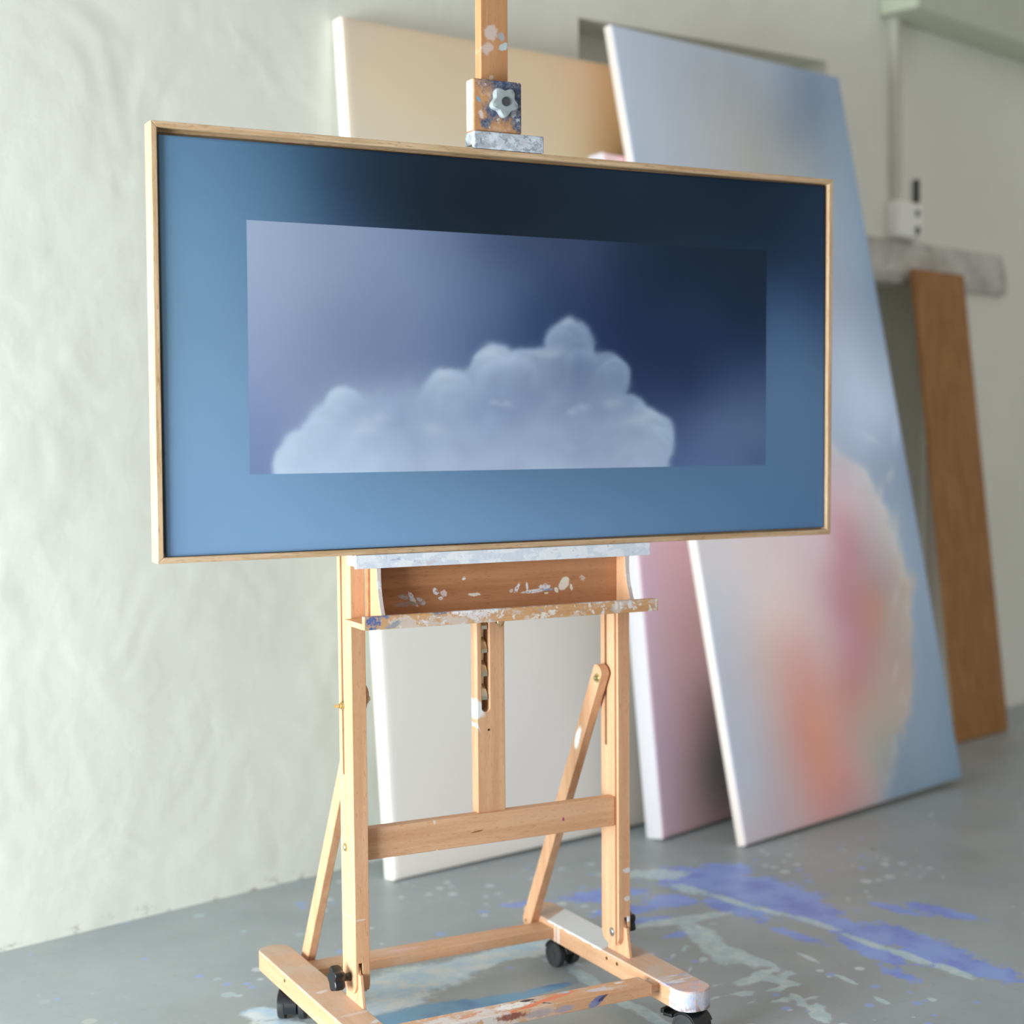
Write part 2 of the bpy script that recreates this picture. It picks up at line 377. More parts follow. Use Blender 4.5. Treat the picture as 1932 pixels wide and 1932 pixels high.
FLOORB= [(0.904, 0.63, 0.113, -0.125, -0.08, -0.11, 0), (0.953, 0.481, 0.077, -0.156, -0.102, -0.124, 0), (0.968, 0.34, 0.039, -0.1, -0.069, -0.078, 0), (0.836, 0.425, 0.034, -0.128, -0.057, -0.067, 0), (0.955, 0.174, 0.023, -0.169, 
-0.047, -0.047, 0), (1.008, 0.079, 0.028, -0.112, -0.057, -0.056, 0), (1.003, -0.041, 0.039, -0.094, -0.074, -0.071, 0), (0.897, 0.019, 0.011, -0.124, -0.039, -0.037, 0), (0.939, 0.227, 0.027, -0.106, -0.037, -0.039, 0), (1.008, -0.158, 
0.032, -0.12, -0.049, -0.043, 0), (0.614, 0.65, 0.113, -0.032, -0.03, -0.052, 0), (0.732, 0.533, 0.064, -0.037, -0.037, -0.056, 0), (0.595, 0.523, 0.1, -0.024, -0.02, -0.035, 0), (0.616, 0.314, 0.068, -0.001, -0.011, -0.019, 0), (0.999, 
0.698, 0.069, -0.04, -0.045, -0.064, 0), (0.611, 0.436, 0.08, -0.007, -0.014, -0.024, 0), (0.819, 0.186, 0.023, -0.093, -0.02, -0.021, 0), (0.43, 0.68, 0.073, -0.021, -0.013, -0.026, 0), (0.845, -0.122, 0.013, -0.073, -0.018, -0.017, 0), 
(1.218, 0.16, 0.037, -0.107, -0.03, -0.028, 0), (1.139, 0.229, 0.024, -0.092, -0.02, -0.02, 0), (0.818, 0.595, 0.022, -0.055, -0.024, -0.032, 1), (0.85, 0.465, 0.017, -0.094, -0.016, -0.019, 1), (0.877, 0.359, 0.025, -0.081, -0.013, 
-0.015, 1), (0.914, 0.233, 0.015, -0.102, -0.016, -0.016, 1), (0.922, 0.065, 0.008, -0.1, -0.015, -0.014, 1), (0.939, -0.048, 0.006, -0.081, -0.02, -0.018, 1), (0.955, -0.154, 0.006, -0.077, -0.019, -0.016, 1), (0.673, 0.4, 0.162, -0.015, 
-0.016, -0.027, 1), (0.65, 0.303, 0.011, -0.078, -0.041, -0.048, 1), (0.623, 0.214, -0.032, -0.132, -0.051, -0.044, 1), (0.636, 0.127, 0.001, -0.097, -0.031, -0.031, 1), (0.654, 0.078, 0.008, -0.056, -0.015, -0.016, 1), (0.625, 0.021, 
0.051, -0.011, -0.009, -0.013, 1), (0.615, -0.035, 0.028, -0.046, -0.014, -0.016, 1), (0.591, -0.118, 0.017, -0.048, -0.008, -0.008, 1), (0.578, -0.166, 0.027, -0.043, -0.009, -0.011, 1), (0.587, 0.005, 0.104, -0.019, -0.006, -0.009, 1), 
(0.554, -0.057, 0.101, -0.019, -0.005, -0.007, 1), (0.552, -0.119, 0.094, -0.026, -0.005, -0.007, 1), (0.54, -0.007, 0.077, -0.017, -0.005, -0.008, 1), (0.48, -0.055, 0.064, -0.015, -0.005, -0.007, 1), (0.564, -0.216, -0.003, -0.044, 
-0.03, -0.026, 1), (0.75, 0.044, -0.011, -0.087, -0.008, -0.007, 1), (0.733, -0.094, -0.012, -0.096, -0.008, -0.006, 1), (0.718, -0.206, -0.008, -0.06, -0.006, -0.005, 1), (0.287, 0.163, -0.003, -0.109, -0.022, -0.024, 1), (0.28, 0.04, 
0.001, -0.089, -0.021, -0.023, 1), (0.288, -0.061, 0.001, -0.107, -0.019, -0.019, 1), (0.293, -0.17, 0.011, -0.09, -0.02, -0.021, 1), (0.559, 0.23, 0.119, 0.076, -0.003, -0.008, 1), (0.541, 0.143, 0.121, 0.085, -0.002, -0.007, 1), (0.834, 
0.736, 0.068, -0.039, -0.031, -0.048, 1), (0.754, 0.782, 0.08, -0.046, -0.02, -0.033, 1), (-0.021, 0.33, 0.174, -0.003, -0.038, -0.101, 2), (0.101, 0.364, 0.177, 0.014, -0.023, -0.059, 2), (0.211, 0.387, 0.164, 0.026, -0.023, -0.055, 2), 
(0.282, 0.378, 0.076, -0.001, -0.023, -0.049, 2), (-0.106, 0.24, 0.098, -0.003, -0.024, -0.069, 2), (-0.167, 0.225, 0.059, -0.016, -0.017, -0.047, 2), (-0.174, 0.345, 0.055, -0.031, -0.015, -0.039, 2), (0.293, 0.282, 0.033, -0.051, -0.014, 
-0.022, 2), (0.673, 0.8, 0.307, -0.106, -0.037, -0.065, 4), (0.516, 0.706, 0.262, -0.149, -0.081, -0.147, 4), (0.754, 0.782, 0.137, -0.078, -0.059, -0.096, 4), (0.525, 0.858, 0.204, -0.117, -0.052, -0.097, 4), (0.351, 0.8, 0.132, -0.075, 
-0.056, -0.115, 4), (-0.044, 0.153, 0.147, -0.019, -0.02, -0.051, 3), (-0.127, 0.14, 0.069, -0.039, -0.019, -0.044, 3), (0.064, 0.145, 0.112, -0.005, -0.015, -0.036, 3), (0.187, 0.157, 0.097, 0.004, -0.01, -0.021, 3), (-0.106, 0.089, 
0.102, -0.057, -0.019, -0.043, 3), (-0.341, 0.3, 0.053, -0.03, -0.014, -0.042, 2), (-0.338, 0.218, 0.06, -0.034, -0.015, -0.045, 2), (-0.013, 0.574, 0.098, -0.03, -0.008, -0.02, 4), (0.49, 0.31, 0.118, -0.067, -0.073, -0.117, 4), (1.263, 
0.546, 0.205, -0.118, -0.15, -0.181, 4), (0.675, -0.165, 0.168, -0.094, -0.107, -0.129, 4), (0.027, 0.935, 0.066, -0.037, -0.045, -0.118, 4), (-0.301, 0.523, 0.085, -0.048, -0.02, -0.061, 4), (1.033, 0.567, 0.179, -0.102, -0.082, -0.11, 4)]
CLOUDC= [(0.1385, 1.1397, 124, 144, 174), (0.155, 1.0923, 108, 128, 160), (0.1222, 1.1583, 132, 152, 180), (0.1772, 1.1214, 116, 136, 166), (0.222, 1.0933, 122, 142, 170), (0.2503, 1.084, 128, 150, 178), (0.2333, 1.0547, 118, 138, 168), 
(0.0041, 1.0902, 146, 164, 190), (-0.0168, 1.1085, 156, 174, 198), (0.0571, 1.0909, 142, 160, 186), (0.1002, 1.0821, 130, 148, 176), (0.057, 1.0439, 128, 146, 178), (-0.0482, 1.0617, 138, 156, 184), (-0.1095, 1.0611, 160, 178, 201), 
(-0.0895, 1.0245, 148, 166, 192), (-0.1401, 1.0152, 150, 168, 194), (0.166, 1.0446, 122, 140, 172), (0.1438, 0.9966, 142, 158, 188), (0.0142, 0.9874, 140, 158, 188), (-0.0485, 0.9969, 138, 156, 186), (-0.0172, 1.0201, 132, 150, 182), 
(0.279, 1.0062, 138, 158, 186), (0.3197, 0.9767, 160, 180, 204), (0.2964, 0.9571, 148, 168, 196), (0.3491, 0.9468, 150, 170, 198), (0.2219, 0.9577, 150, 166, 194), (-0.3056, 1.0327, 164, 182, 205), (-0.3248, 0.9972, 166, 184, 207), 
(-0.2485, 1.0061, 150, 167, 195), (-0.19, 0.9971, 146, 163, 192), (-0.3815, 0.9359, 180, 197, 220), (-0.4093, 0.9188, 182, 198, 220), (-0.3445, 0.9178, 176, 193, 217), (-0.2492, 0.9343, 170, 187, 212), (-0.1508, 0.924, 166, 182, 208), 
(-0.049, 0.9225, 162, 178, 205), (0.0565, 0.9306, 158, 174, 202), (0.1658, 0.9292, 156, 172, 200), (0.2791, 0.918, 160, 177, 205), (0.0566, 0.9589, 148, 165, 193), (0.222, 1.0062, 136, 154, 182), (-0.2682, 0.9614, 166, 183, 208)]
BLUEC= [(0.01, 2.24, 158, 170, 185), (0.205, 2.224, 150, 160, 172), (0.442, 2.228, 140, 150, 158), (0.696, 2.231, 135, 148, 160), (1.031, 2.244, 110, 128, 148), (0.926, 2.177, 104, 122, 142), (0.033, 1.968, 155, 168, 182), (0.264, 1.995, 
152, 160, 168), (0.535, 2.109, 142, 148, 152), (0.552, 1.979, 146, 150, 150), (0.782, 2.056, 118, 130, 142), (1.013, 2.083, 116, 136, 153), (0.809, 1.956, 130, 140, 148), (0.994, 1.818, 125, 145, 165), (0.972, 1.643, 130, 150, 170), (1.03, 
1.543, 120, 142, 164), (0.856, 1.535, 140, 152, 170), (0.868, 1.384, 150, 168, 190), (0.987, 1.301, 152, 170, 192), (0.975, 1.165, 165, 183, 207), (0.795, 1.133, 158, 175, 200), (1.027, 1.045, 130, 150, 174), (0.885, 1.057, 150, 168, 192), 
(1.004, 0.876, 126, 146, 168), (0.896, 0.998, 138, 156, 178), (1.026, 0.706, 130, 150, 172), (0.964, 0.462, 124, 144, 164), (0.9, 0.257, 120, 140, 160), (0.847, 0.087, 116, 136, 154), (0.774, 0.036, 112, 132, 150), (-0.031, 0.798, 175, 
182, 192), (0.002, 0.495, 168, 176, 188), (0.018, 0.208, 164, 170, 182), (0.128, 1.444, 150, 160, 175), (0.573, 1.297, 150, 160, 175), (0.322, 0.834, 170, 176, 186), (0.611, 0.5, 140, 154, 172), (0.36, 0.077, 140, 150, 160)]
CLOUDCC= [(0.012, 0.795, 205, 198, 198), (0.19, 0.783, 206, 190, 190), (0.374, 0.754, 196, 182, 186), (0.583, 0.77, 194, 170, 180), (0.687, 0.763, 176, 134, 146), (0.599, 0.69, 180, 144, 154), (0.708, 0.649, 170, 136, 142), (0.817, 0.64, 
160, 140, 142), (0.929, 0.631, 162, 152, 148), (0.607, 0.579, 172, 130, 140), (0.611, 0.5, 174, 134, 146), (0.619, 0.436, 170, 126, 136), (0.766, 0.564, 174, 132, 116), (0.834, 0.508, 160, 148, 142), (0.855, 0.392, 158, 142, 136), (0.742, 
0.39, 166, 142, 138), (0.492, 0.544, 190, 164, 168), (0.33, 0.591, 202, 180, 178), (0.194, 0.619, 202, 188, 186), (0.06, 0.632, 185, 186, 192), (0.002, 0.495, 172, 176, 186), (0.236, 0.511, 200, 168, 158), (0.341, 0.454, 192, 152, 146), 
(0.512, 0.433, 182, 150, 150), (0.592, 0.346, 170, 128, 122), (0.709, 0.283, 164, 148, 138), (0.757, 0.165, 146, 146, 144), (0.642, 0.152, 150, 148, 142), (0.499, 0.205, 178, 142, 136), (0.385, 0.253, 194, 138, 122), (0.29, 0.267, 188, 
138, 128), (0.209, 0.323, 190, 156, 150), (0.119, 0.336, 176, 168, 172), (0.035, 0.276, 165, 170, 182), (0.01, 0.351, 170, 174, 184), (0.072, 0.157, 168, 170, 178), (0.149, 0.187, 176, 160, 164), (0.04, 0.035, 174, 162, 168), (0.232, 
0.056, 180, 148, 150), (0.368, 0.106, 186, 134, 122), (0.49, 0.085, 174, 132, 128), (0.59, 0.067, 160, 142, 140), (0.72, 0.045, 128, 138, 148), (0.473, 0.027, 164, 132, 132), (0.73, 1.004, 178, 172, 180), (0.697, 0.891, 192, 166, 176), 
(0.653, 0.83, 182, 148, 158), (0.788, 0.92, 182, 176, 182), (0.89, 0.882, 176, 174, 176), (0.94, 0.762, 172, 172, 170), (0.805, 0.788, 172, 160, 166), (0.986, 0.626, 172, 162, 152), (0.925, 0.384, 164, 150, 142), (0.862, 0.23, 158, 148, 
140), (0.632, 1.039, 176, 176, 186), (0.486, 0.98, 184, 176, 184)]
EDGEC= [(0.679, 1.111), (0.767, 1.038), (0.864, 0.986), (0.91, 0.931), (0.966, 0.848), (0.985, 0.776), (1.006, 0.691), (1.007, 0.607), (0.99, 0.525), (0.951, 0.447), (0.944, 0.349), (0.9, 0.257), (0.821, 0.171), (0.771, 0.1), (0.72, 
0.045), (0.68, 0.005)]

# ------------------------------------------------------------------ the room
def mat_plaster():
    n = NT('plaster_wall', .8, .15)
    big = n.noise(1.1, 3); mid = n.noise(5, 4, .6)
    c = n.mix(n.step(big, .3, .7), lin((236, 237, 228)), lin((229, 230, 220)))
    c = n.mix(n.math('MULTIPLY', n.step(mid, .55, .8), .3), c, lin((220, 221, 210)))
    z = n.cosep[2]
    # scuffed skirting line: dark chips where the plaster meets the floor
    ch = n.math('MULTIPLY', n.step(z, .035, .004), n.step(n.noise(22, 4, .65), .54, .66))
    c = n.mix(n.math('MULTIPLY', ch, .75), c, lin((150, 142, 134)))
    h = n.math('ADD', n.math('MULTIPLY', n.noise(3.2, 2, .5, dist=.6), 1.0), n.math('MULTIPLY', n.noise(14, 4), .18))
    n.bump(h, .32, .03)
    return n.done(c)


def mat_floor():
    n = NT('painted_concrete_floor', .42, .35)
    at = n.node('ShaderNodeAttribute', attribute_name='paint'); sp = n.sep(at.outputs['Color'])
    a2 = n.node('ShaderNodeAttribute', attribute_name='paint2'); sp2 = n.sep(a2.outputs['Color'])
    base = n.mix(n.step(n.noise(2.2, 4), .3, .7), lin((164, 171, 173)), lin((152, 159, 161)))
    base = n.mix(n.math('MULTIPLY', n.step(n.noise(40, 3), .55, .8), .25), base, lin((122, 122, 118)))
    wob = n.noise(16, 5, .62); wob2 = n.noise(55, 4, .6); wob3 = n.noise(34, 4, .65)

    def mask(f, amp=.9, soft=.12, w=wob, amp2=.5):
        v = n.math('ADD', f, n.math('MULTIPLY', n.math('SUBTRACT', w, .5), amp))
        v = n.math('ADD', v, n.math('MULTIPLY', n.math('SUBTRACT', wob2, .5), amp2))
        return n.step(v, .05, .05 + soft)
    c = base
    # drips and spatter where people painted
    v1 = n.voronoi(26); v2 = n.voronoi(26, out='Color'); k = n.sep(v2)
    dots = n.math('MULTIPLY', n.step(v1, n.math('MULTIPLY', k[0], .42), n.math('MULTIPLY', k[0], .32)), n.step(n.math('ADD', sp2[0], n.math('MULTIPLY', k[1], .6)), .52, .56))
    c = n.mix(dots, c, n.mix(n.step(k[2], .45, .5), lin((196, 206, 210)), lin((150, 168, 214))))
    v1b = n.voronoi(11, n.mapping(loc=(3, 1, 0))); kb = n.sep(n.voronoi(11, n.mapping(loc=(3, 1, 0)), out='Color'))
    dots2 = n.math('MULTIPLY', n.step(v1b, n.math('MULTIPLY', kb[0], .20), n.math('MULTIPLY', kb[0], .16)), n.step(kb[1], .62, .66))
    c = n.mix(n.math('MULTIPLY', dots2, .8), c, n.mix(n.step(kb[2], .5, .55), lin((176, 196, 198)), lin((204, 200, 190))))
    v1c = n.voronoi(9, n.mapping(loc=(7, 4, 0))); kc = n.sep(n.voronoi(9, n.mapping(loc=(7, 4, 0)), out='Color'))
    c = n.mix(n.math('MULTIPLY', n.step(v1c, .055, .045), n.step(kc[1], .7, .72)), c, lin((70, 74, 80)))
    wash = n.mix(n.step(wob, .35, .65), lin((186, 218, 240)), lin((228, 234, 234)))
    c = n.mix(n.math('MULTIPLY', mask(sp2[1], .6, .35), .9), c, wash)
    deep = n.mix(n.step(n.noise(9, 3), .4, .65), lin((116, 170, 206)), lin((92, 138, 188)))
    c = n.mix(n.math('MULTIPLY', mask(sp2[2], .5, .3), .9), c, deep)
    ultra = n.mix(n.step(n.noise(12, 3), .4, .68), lin((142, 168, 234)), lin((126, 142, 220)))
    c = n.mix(n.math('MULTIPLY', mask(sp[0], 1.2, .22, wob, 1.35), .92), c, ultra)
    pale = n.mix(n.step(wob3, .4, .6), lin((206, 220, 220)), lin((178, 204, 208)))
    c = n.mix(n.math('MULTIPLY', mask(sp[1], 1.2, .25, wob3, .5), .8), c, pale)
    rb = n.step(n.noise(6, 4), .3, .7, .34, .5)
    n.L.new(rb, n.b.inputs['Roughness'])
    n.bump(n.noise(60, 4), .12, .002)
    return n.done(c)


def build_floor():
    xs = np.concatenate([np.linspace(-5.6, -1.3, 6)[:-1], np.arange(-1.3, 3.0, .018), np.linspace(3.0, 6.5, 6)])
    ys = np.concatenate([np.linspace(-5, -1.0, 6)[:-1], np.arange(-1.0, 1.5, .018), np.linspace(1.5, 4.2, 5)])
    X, Y = np.meshgrid(xs, ys, indexing='ij'); nx, ny = X.shape
    V = np.stack([X.ravel(), Y.ravel(), np.zeros(X.size)], 1)
    i = np.arange(nx * ny).reshape(nx, ny)
    Fc = np.stack([i[:-1, :-1].ravel(), i[1:, :-1].ravel(), i[1:, 1:].ravel(), i[:-1, 1:].ravel()], 1)
    me = bpy.data.meshes.new('floor'); me.from_pydata(V.tolist(), [], Fc.tolist())
    ch = np.full((len(V), 5), -.6)
    for cx, cy, ax, ay, bx, by, k in FLOORB:
        Mi = np.linalg.inv(np.array([[ax, bx], [ay, by]]))
        q = (V[:, :2] - (cx, cy)) @ Mi.T
        ch[:, k] = np.maximum(ch[:, k], np.clip(1 - np.sqrt((q ** 2).sum(1)), -.6, 1))
    C1 = np.zeros((len(V), 3)); C1[:, 0] = ch[:, 0]; C1[:, 1] = ch[:, 1]
    C2 = np.zeros((len(V), 3)); C2[:, 0] = np.clip(ch[:, 4] + .25, 0, 1); C2[:, 1] = ch[:, 2]; C2[:, 2] = ch[:, 3]
    color_attr(me, 'paint', C1); color_attr(me, 'paint2', C2)
    return tag(link('floor', me, mat_floor()), kind='structure')


def build_wall():
    a, b, zt = LEFT_S, 5.2, 3.3
    s1, s2, zo, dp = 2.20, 2.745, 1.645, .6                               # low dark recess at the right
    V, F = [], []

    def face(*pts):
        F.append(tuple(range(len(V), len(V) + len(pts)))); V.extend(wp(*p) for p in pts)
    NA, NB, NC, ND = (.900, 1.58), (2.127, 1.65), (2.127, 2.374), (.900, 2.302)      # old high niche (s, z)
    f = lambda *q: face(*[(s, 0, z) for s, z in q])
    f((a, 0), (.9, 0), NA, ND, (.9, zt), (a, zt))
    f((.9, 0), (2.127, 0), NB, NA)
    f(ND, NC, (2.127, zt), (.9, zt))
    f((2.127, 0), (s1, 0), (s1, zo), (s1, zt), (2.127, zt), NC, NB)
    f((s1, zo), (s2, zo), (s2, zt), (s1, zt))
    f((s2, 0), (b, 0), (b, zt), (s2, zt), (s2, zo))
    N = [NA, NB, NC, ND]
    for (sa, za), (sb_, zb) in zip(N, N[1:] + N[:1]):
        face((sa, 0, za), (sb_, 0, zb), (sb_, .15, zb), (sa, .15, za))
    face(*[(s, .15, z) for s, z in N])
    face((s1, 0, 0), (s1, 0, zo), (s1, dp, zo), (s1, dp, 0))
    face((s2, 0, 0), (s2, 0, zo), (s2, dp, zo), (s2, dp, 0))
    face((s1, 0, zo), (s2, 0, zo), (s2, dp, zo), (s1, dp, zo))
    face((s1, dp, 0), (s2, dp, 0), (s2, dp, zo), (s1, dp, zo))
    face((a, .7, 0), (b, .7, 0), (b, .7, zt), (a, .7, zt))
    face((a, 0, zt), (b, 0, zt), (b, .7, zt), (a, .7, zt))
    face((a, 0, 0), (a, 0, zt), (a, .7, zt), (a, .7, 0))
    face((b, 0, 0), (b, 0, zt), (b, .7, zt), (b, .7, 0))
    me = bpy.data.meshes.new('wall_back'); me.from_pydata(V, [], F)
    bm = bmesh.new(); bm.from_mesh(me); bmesh.ops.remove_doubles(bm, verts=bm.verts, dist=1e-5)
    bmesh.ops.recalc_face_normals(bm, faces=bm.faces); bm.to_mesh(me); bm.free()
    return tag(link('wall_back', me, PLASTER), kind='structure')


PLASTER = mat_plaster()
build_floor()
build_wall()

# left wall with the window that lights the room (outside the photo)
m = MB()
n0, n1, z0, z1 = -1.85, -.09, .0, 1.47
for (na, nb, za, zb) in ((-6, n0, 0, 3.3), (n1, 0, 0, 3.3), (n0, n1, z1, 3.3)):
    m.box(lambda s, n, z: wp(s, n, z), LEFT_S - .10, LEFT_S, na, nb, za, zb)
tag(m.build('wall_left', PLASTER), kind='structure')
m = MB()
for (na, nb, za, zb) in ((n0, n1, z0, z0 + .04), (n0, n1, z1 - .04, z1), (n0, n0 + .04, z0 + .04, z1 - .04), (n1 - .04, n1, z0 + .04, z1 - .04), (-.94, -.90, z0 + .04, z1 - .04)):
    m.box(lambda s, n, z: wp(s, n, z), LEFT_S - .08, LEFT_S - .03, na, nb, za, zb)
tag(m.build('window_1', plain('white_window_paint', (230, 230, 226)), bevel=.004), kind='structure')

# dropped beam at the top right, rough concrete strip under the socket box
BEAM = plain('grey_green_beam_paint', (196, 201, 180), .8, 0, .2)
m = MB(); m.box(wp, 2.44, 4.6, -.16, -.001, 2.585, 3.3)
tag(m.build('trim_1', BEAM, bevel=.012), kind='structure')


def mat_concrete():
    n = NT('bare_concrete', .9, .1)
    c = n.mix(n.step(n.noise(9, 5, .65), .35, .7), lin((206, 204, 198)), lin((176, 173, 166)))
    c = n.mix(n.step(n.noise(28, 4), .6, .72), c, lin((222, 221, 214)))
    n.bump(n.noise(20, 5), .6, .01)
    return n.done(c)


m = MB()
prof = [(0, 1.645), (-.022, 1.645), (-.028, 1.68), (-.02, 1.75), (-.006, 1.80), (0, 1.805)]
m.extrude(lambda n, z, s: wp(s, n, z), prof, 2.25, 3.3)
tag(m.build('trim_2', mat_concrete(), bevel=.006), kind='structure')

# ------------------------------------------------------------------ things on the wall
PVC = plain('pale_grey_plastic', (246, 246, 243), .45, 0, .4, .04)
BLACK = plain('black_plastic', (26, 27, 30), .32, 0, .5, .15)
m = MB()
m.extrude(lambda a, b, z: wp(2.505 + a, b, z), [(0, -.001), (0, -.026), (.006, -.032), (.034, -.032), (.040, -.026), (.040, -.001)], 1.93, 2.60)
o = m.build('cable_conduit', plain('painted_conduit', (206, 205, 193), .6))
tag(o, 'pale painted cable conduit running up the back wall above the socket box', 'conduit')

sb = empty('socket_box', wp(2.60, 0, 1.80))
tag(sb, 'white wall socket box with two dark holes at the right', 'socket box')
m = MB(); m.box(wp, 2.485, 2.652, -.05, .0, 1.806, 1.936)
m.build('housing', PVC, sb, bevel=.010, seg=3)
for (s, z, r) in ((2.612, 1.898, .0125), (2.612, 1.836, .0165), (2.523, 1.830, .006)):
    m = MB(); m.lathe(wp(s, -.0485, z), -WN, [(0, r * .6), (.002, r), (.0035, r), (.0035, r * .7)], 20)
    m.build('socket_hole', BLACK if r > .01 else PVC, sb)
m = MB(); m.tube([wp(2.665, -.012, 1.925), wp(2.667, -.014, 1.97), wp(2.668, -.013, 2.03)], .010)
tag(m.build('power_cable', BLACK), 'short thick black cable standing on top of the socket box', 'cable')

m = MB(); m.lathe(wp(-.075, .002, 2.178), -WN, [(0, .004), (.022, .004), (.022, .008), (.026, .008)], 14)
tag(m.build('wall_nail', BLACK), 'small dark nail head in the plaster at the top of the photo', 'nail')

# brown board leaning against the wall at the far right
BOARD = wood('brown_board', 'z', .6, base=(176, 128, 78), dark=(150, 104, 60), fleck=(110, 72, 40))
m = MB()
l = R(6.2); e = Vector((0, 0, 1)) * math.cos(l) + WN * math.sin(l); bk = WN * math.cos(l) - Vector((0, 0, 1)) * math.sin(l)
O = wp(2.545, -.262, .003)
m.box(lambda a, b, c: O + WD * a + bk * b + e * c, 0, .34, 0, .022, 0, 1.70)
tag(m.build('wooden_board', BOARD, bevel=.002), 'brown wooden board leaning on the wall at the far right', 'board')


# ------------------------------------------------------------------ big canvases leaning on the wall
def mat_pigment(name, rough=.55, weave=700):
    n = NT(name, rough, .25)
    a = n.node('ShaderNodeAttribute', attribute_name='pigment')
    n.bump(n.noise(weave, 2), .12, .0006)
    return n.done(a.outputs['Color'])


def leaning_canvas(name, label, base, ang, lean, roll, w, h, th, samples, gain, edge, strokes=(), nxy=(60, 110), mat=None, scale=1.0, streak=.0, paint=None):
    d = Vector((math.cos(ang), math.sin(ang), 0)); b = Vector((-d.y, d.x, 0)); e = b * math.sin(lean) + Vector((0, 0, 1)) * math.cos(lean)
    d, e = d * math.cos(roll) + e * math.sin(roll), e * math.cos(roll) - d * math.sin(roll)
    nrm = d.cross(e)
    nx, ny = nxy; r = .004
    ss = np.linspace(r, w - r, nx); tt = np.linspace(r, h - r, ny)
    Sg, Tg = np.meshgrid(ss, tt, indexing='ij')
    Q = np.stack([Sg.ravel(), Tg.ravel()], 1)
    C = paint(Q) if paint else tps([p[:2] for p in samples], [p[2:] for p in samples])(Q)
    if streak:
        n1 = fbm(Q @ np.array([[1, .35], [-.25, 1]]) * (1.2, .5), 4.0, 3.1)
        C += (n1 * streak)[:, None]
    for s0, t0, a, bb, an, *rgb in strokes:
        an = R(an); q = Q - (s0, t0)
        x = (q[:, 0] * math.cos(an) + q[:, 1] * math.sin(an)) / a; y = (-q[:, 0] * math.sin(an) + q[:, 1] * math.cos(an)) / bb
        k = np.exp(-(x * x + y * y) * 1.2)[:, None] * .75
        C = C * (1 - k) + np.array(rgb) * k
    C = srgb_lin(C) * np.array(gain)
    idx = np.arange(nx * ny).reshape(nx, ny)
    V = [(q[0], 0, q[1]) for q in Q]
    Fc = [(int(idx[i, j]), int(idx[i + 1, j]), int(idx[i + 1, j + 1]), int(idx[i, j + 1])) for i in range(nx - 1) for j in range(ny - 1)]
    loop = [(i, 0) for i in range(nx)] + [(nx - 1, j) for j in range(1, ny)] + [(i, ny - 1) for i in range(nx - 2, -1, -1)] + [(0, j) for j in range(ny - 2, 0, -1)]
    prev = [int(idx[i, j]) for i, j in loop]
    cols = [tuple(c) for c in C]
    ed = np.array(lin(edge))
    for depth, out, kk in ((.0012, .7, .65), (r, 1.0, .95), (th - .002, 1.0, 1.0), (th, .6, 1.0)):
        cur = []
        for (i, j), pv in zip(loop, [int(idx[i, j]) for i, j in loop]):
            ox = -1 if i == 0 else 1 if i == nx - 1 else 0; oz = -1 if j == 0 else 1 if j == ny - 1 else 0
            V.append((Q[pv][0] + ox * r * out, depth, Q[pv][1] + oz * r * out)); cur.append(len(V) - 1)
            cols.append(tuple(np.array(cols[pv]) * (1 - kk) + ed * kk))
        n_ = len(loop)
        Fc += [(prev[k], cur[k], cur[(k + 1) % n_], prev[(k + 1) % n_]) for k in range(n_)]
        prev = cur
    Fc.append(tuple(prev))
    me = bpy.data.meshes.new(name); me.from_pydata(V, [], Fc)
    bm = bmesh.new(); bm.from_mesh(me); bmesh.ops.recalc_face_normals(bm, faces=bm.faces); bm.to_mesh(me); bm.free()
    color_attr(me, 'pigment', np.array(cols))
    o = link(name, me, mat or mat_pigment(name + '_paint'))
    smooth_by_angle(o, 60)
    Mx = Matrix((d, -nrm, e)).transposed().to_4x4(); Mx.translation = Vector(base)
    o.matrix_world = Mx
    return tag(o, label, 'canvas', 'large canvases leaning on the wall')


CA = leaning_canvas('stretched_canvas', 'tall beige to pale grey canvas leaning on the wall behind the easel', (.2246, 1.0059, .003), R(11.13), R(3.8), R(.6), 1.0, 2.137, .042,
                    COLA, GAIN_A, (238, 233, 222))
CB = leaning_canvas('stretched_canvas', 'dusky pink and mauve canvas leaning between the beige and the pink-cloud canvases', (1.0108, 1.008, .0062), R(19.43), R(5.55), R(.22), .70, 1.870, .056,
                    COLB, GAIN_B, (200, 197, 199))
def paint_pink_cloud(Q):
    sky = tps([p[:2] for p in BLUEC], [p[2:] for p in BLUEC])(Q)
    cl = tps([p[:2] for p in CLOUDCC], [p[2:] for p in CLOUDCC])(Q)
    E = np.array(EDGEC)
    wob = fbm(Q, 8., 2.2, 4) * .034 + fbm(Q, 24., 6.1, 3) * .012
    far = np.full(len(Q), -9.)
    # signed distance to the cloud's right-hand rim (positive inside)
    o = np.argsort(E[:, 1]); sb = np.interp(Q[:, 1], E[o, 1], E[o, 0])
    top = np.interp(Q[:, 0], E[::-1][np.argsort(E[::-1][:, 0]), 0], E[::-1][np.argsort(E[::-1][:, 0]), 1])
    ins = np.minimum(sb - .032 - Q[:, 0], (E[0, 1] + .25 - Q[:, 1]) * .5) + wob
    m1 = 1 / (1 + np.exp(-ins / .012))
    m2 = np.clip((Q[:, 0] - .12) / .25, 0, 1)                      # fades into the ground colour on the left
    low = np.clip((Q[:, 1] - .02) / .2, 0, 1)
    m = (m1 * (.55 + .45 * m2))[:, None]
    C = sky * (1 - m) + cl * m
    rim = np.exp(-((ins - .022) / .020) ** 2) * np.clip((Q[:, 0] - .35) / .2, 0, 1) * np.clip(fbm(Q, 14., 8., 3) + .55, 0, 1)
    return C + (rim * 9)[:, None]


